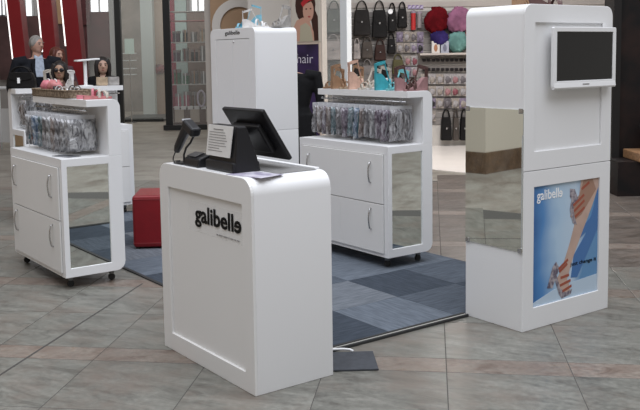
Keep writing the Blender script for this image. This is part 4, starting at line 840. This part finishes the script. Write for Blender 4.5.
def person(loc, rz, H, label, skin, hair, top, bottom, female=False, head_turn=0.0, longhair=False, wide=1.0, shirt=None, arms=((.10, .0), (-.10, .0)), glasses=False, coat=False):
    r0 = empty('person', loc, rz, label, 'person'); r0.location.z = .0
    sh = (.105 if female else .125) * H * wide; zs = .815 * H; hs = H * (1.0)
    def arm_pts(s, out, fw):
        S_ = Vector((s * sh, 0, zs - .01)); E_ = Vector((s * (sh + .035 + abs(out) * .6), -fw * .35 + .02, .635 * H)); W_ = Vector((s * (sh + .02 + abs(out) * .3), -.05 - fw, .50 * H + fw * .35))
        return S_, E_, W_
    def torso(g):
        w_ = wide; f_ = .93 if female else 1.0
        return [(.47 * H, .090 * H * w_ + g, .062 * H + g, 0, 0), (.52 * H, .100 * H * w_ + g, .070 * H + g, 0, 0), (.60 * H, .082 * H * w_ * f_ + g, .058 * H + g, 0, 0), (.70 * H, .098 * H * w_ + g, .066 * H + g, 0, -.004), (.77 * H, .108 * H * w_ + g, .060 * H + g, 0, 0), (.815 * H, .090 * H * w_ + g, .046 * H + g, 0, .004), (.838 * H, .045 * H + g * .6, .036 * H + g * .6, 0, .006)]
    b = MB(); loops(b, torso(0))
    b.tube([(0, .008, .825 * H), (0, .0, .875 * H)], [.036 * H, .030 * H], 14)
    for s, (out, fw) in zip((1, -1), arms):
        S_, E_, W_ = arm_pts(s, out, fw)
        b.tube([S_ - Vector((s * .12, 0, 0)), S_, S_.lerp(E_, .5), E_, E_.lerp(W_, .4), W_], [.034 * H, .031 * H, .026 * H, .021 * H, .020 * H, .014 * H], 12)
        d = (W_ - E_).normalized(); side = Vector((s, 0, 0)); pal = W_ + d * .05
        b.ball(pal, .018, .038, .050, 12, 8, None, d.to_track_quat('Z', 'X').to_matrix())
        fb_ = d.cross(side).normalized()
        for k in range(4):
            o_ = fb_ * (-.030 + .020 * k); l_ = (.062, .074, .070, .054)[k]
            b.tube([pal + d * .03 + o_, pal + d * (.03 + l_ * .6) + o_ * 1.1, pal + d * (.03 + l_ * 1.0) + o_ * 1.1 - side * .018], [.0095, .009, .0075], 8)
        b.tube([pal - d * .02 - fb_ * .028, pal + d * .012 - fb_ * .055, pal + d * .045 - fb_ * .058], [.012, .011, .009], 8)
        hx = s * .052 * H
        b.tube([(hx, 0, .50 * H), (hx * 1.05, 0, .40 * H), (hx * 1.05, -.006, .28 * H), (hx * 1.05, .006, .20 * H), (hx * 1.05, .008, .05 * H)], [.052 * H, .048 * H, .034 * H, .031 * H, .021 * H], 14)
        b.ball((hx * 1.05, -.05, .035), .045, .12, .035, 14, 8)
    # head: skull, jaw, nose, brow, ears
    hm = Matrix.Rotation(head_turn, 3, 'Z'); hc = Vector((0, -.012, .932 * H)); k_ = .066 * 1.70
    def hp(x, y, z): return hc + hm @ Vector((x * k_, y * k_, z * k_))
    b.ball(hc, .72 * k_, .86 * k_, .98 * k_, 20, 14, None, hm)
    b.ball(hp(0, -.22, -.45), .52 * k_, .56 * k_, .56 * k_, 16, 10, None, hm)
    b.tube([hp(0, -.80, .12), hp(0, -.98, -.18), hp(0, -.84, -.26)], [.07 * k_, .13 * k_, .10 * k_], 8)
    for s in (-1, 1): b.ball(hp(s * .74, .05, -.05), .07 * k_, .16 * k_, .24 * k_, 8, 6, None, hm)
    remesh(b, 'body', skin, r0, .0095)
    # clothes
    b = MB(); loops(b, torso(.016)[(0 if coat or not female else 0):6] + [(.832 * H, .060 * H, .046 * H, 0, .006)])
    for s, (out, fw) in zip((1, -1), arms):
        S_, E_, W_ = arm_pts(s, out, fw); b.tube([S_ - Vector((s * .12, 0, 0)), S_, S_.lerp(E_, .5), E_, E_.lerp(W_, .5), E_.lerp(W_, .92)], [.046 * H, .041 * H, .034 * H, .030 * H, .027 * H, .022 * H], 12)
    if coat: loops(b, [(.22 * H, .125 * H * wide, .085 * H, 0, 0), (.40 * H, .120 * H * wide, .082 * H, 0, 0), (.55 * H, .110 * H * wide, .078 * H, 0, 0)])
    remesh(b, 'coat' if coat else ('top' if female else 'jacket'), top, r0, .012)
    b = MB(); loops(b, [(.455 * H, .098 * H * wide, .070 * H, 0, 0), (.52 * H, .104 * H * wide, .074 * H, 0, 0), (.56 * H, .096 * H * wide, .068 * H, 0, 0)])
    for s in (1, -1):
        hx = s * .052 * H; b.tube([(hx, 0, .50 * H), (hx * 1.05, 0, .40 * H), (hx * 1.05, -.004, .28 * H), (hx * 1.05, .004, .05 * H)], [.057 * H, .055 * H, .042 * H, .036 * H], 14)
    remesh(b, 'trousers', bottom, r0, .012)
    for s in (1, -1):
        b = MB(); b.ball((s * .0546 * H, -.05, .036), .052, .135, .042, 14, 8); b.box(s * .0546 * H - .045, s * .0546 * H + .045, -.175, .075, .0, .014); b.build('shoe', BLACKP, r0, smooth=True)
    if shirt:
        b = MB(); b.prism([(-.055, .70 * H), (.055, .70 * H), (.075, .80 * H), (.045, .845 * H), (-.045, .845 * H), (-.075, .80 * H)], 'y', -.066 * H - .034, -.030 * H); b.build('shirt', shirt, r0, bevel=.012, seg=3)
        for s in (-1, 1):
            b = MB(); b.prism([(s * .01, .815 * H), (s * .055, .835 * H), (s * .05, .858 * H), (s * .012, .848 * H)], 'y', -.050 * H - .012, -.034 * H); b.build('collar', shirt, r0, bevel=.004)
            b = MB(); b.prism([(s * .03, .64 * H), (s * .09, .74 * H), (s * .10, .80 * H), (s * .05, .835 * H), (s * .06, .76 * H)], 'y', -.066 * H - .042, -.050 * H); b.build('lapel', top, r0, bevel=.004)
    # hair
    b = MB()
    def hf(d): return 1.0
    b.ball(hp(0, .10, .16), .80 * k_, .88 * k_, .95 * k_, 18, 12, None, hm)
    if longhair:
        b.ball(hp(0, .30, -.5), .78 * k_, .55 * k_, 1.25 * k_, 16, 12, None, hm)
        for s in (-1, 1): b.tube([hp(s * .55, -.35, .75), hp(s * .76, -.38, .1), hp(s * .74, -.35, -.6), hp(s * .70, -.30, -1.35)], [.22 * k_, .24 * k_, .26 * k_, .20 * k_], 10)
    else:
        for s in (-1, 1): b.ball(hp(s * .70, .05, .12), .14 * k_, .35 * k_, .38 * k_, 10, 8, None, hm)
    remesh(b, 'hair', hair, r0, .009)
    for s in (-1, 1):
        b = MB(); b.ball(hp(s * .27, -.80, .04), .10 * k_, .06 * k_, .055 * k_, 10, 6, None, hm); b.build('eye', mat('eye_dark', (.03, .02, .02), .2), r0, smooth=True)
        b = MB(); b.tube([hp(s * .12, -.86, .20), hp(s * .28, -.85, .25), hp(s * .44, -.76, .20)], .035 * k_, 6); b.build('eyebrow', hair, r0, smooth=True)
    b = MB(); b.ball(hp(0, -.80, -.50), .20 * k_, .06 * k_, .055 * k_, 10, 6, None, hm); b.build('lips', mat('lips', (.36, .12, .10), .4), r0, smooth=True)
    if glasses:
        for s in (-1, 1):
            b = MB(); b.ball(hp(s * .30, -.90, .03), .27 * k_, .06 * k_, .20 * k_, 14, 8, None, hm); g_ = b.build('sunglass_lens', LENS, r0, smooth=True)
            b = MB(); b.tube([hp(s * .55, -.86, .06), hp(s * .74, -.3, .06), hp(s * .78, .05, .04)], .035 * k_, 6); b.build('sunglass_temple', BLACKP, r0, smooth=True)
        b = MB(); b.tube([hp(-.08, -.95, .06), hp(.08, -.95, .06)], .04 * k_, 6); b.build('sunglass_bridge', BLACKP, r0, smooth=True)
    return r0
def spot(px, Y): return Vector((at(px, 70, Y).x, Y, 0))
person(spot(37.5, 11.6), R(28), 1.84, 'grey-haired person in a dark jacket and pale blue open-collar shirt', SKINS['rosy'], HAIRS['grey'], CL['navy'], CL['navy'], head_turn=R(30), shirt=CL['shirt'], wide=1.12)
person(spot(60, 10.9), R(8), 1.48, 'person with long dark hair and dark sunglasses in a brown top', SKINS['olive'], HAIRS['black'], CL['brown'], CL['jeans'], female=True, longhair=True, glasses=True, arms=((.1, .05), (-.1, .18)))
person(spot(57, 12.4), R(30), 1.69, 'person with auburn hair standing behind the one in sunglasses', SKINS['rosy'], HAIRS['auburn'], CL['plum'], CL['jeans'], female=True, longhair=True, head_turn=R(25))
person(spot(102.5, 11.6), R(12), 1.53, 'person with long dark hair in a black top behind the grey clutch', SKINS['fair'], HAIRS['black'], CL['black'], CL['black'], female=True, longhair=True, head_turn=R(8), wide=.92, arms=((.0, .08), (.0, .08)))
person(spot(289.5, 9.55), R(172), 1.60, 'person in a black coat with their back turned, half hidden by the tall cabinet', SKINS['fair'], HAIRS['black'], CL['black'], CL['black'], wide=1.5, coat=True, arms=((.0, .0), (.0, .0)))
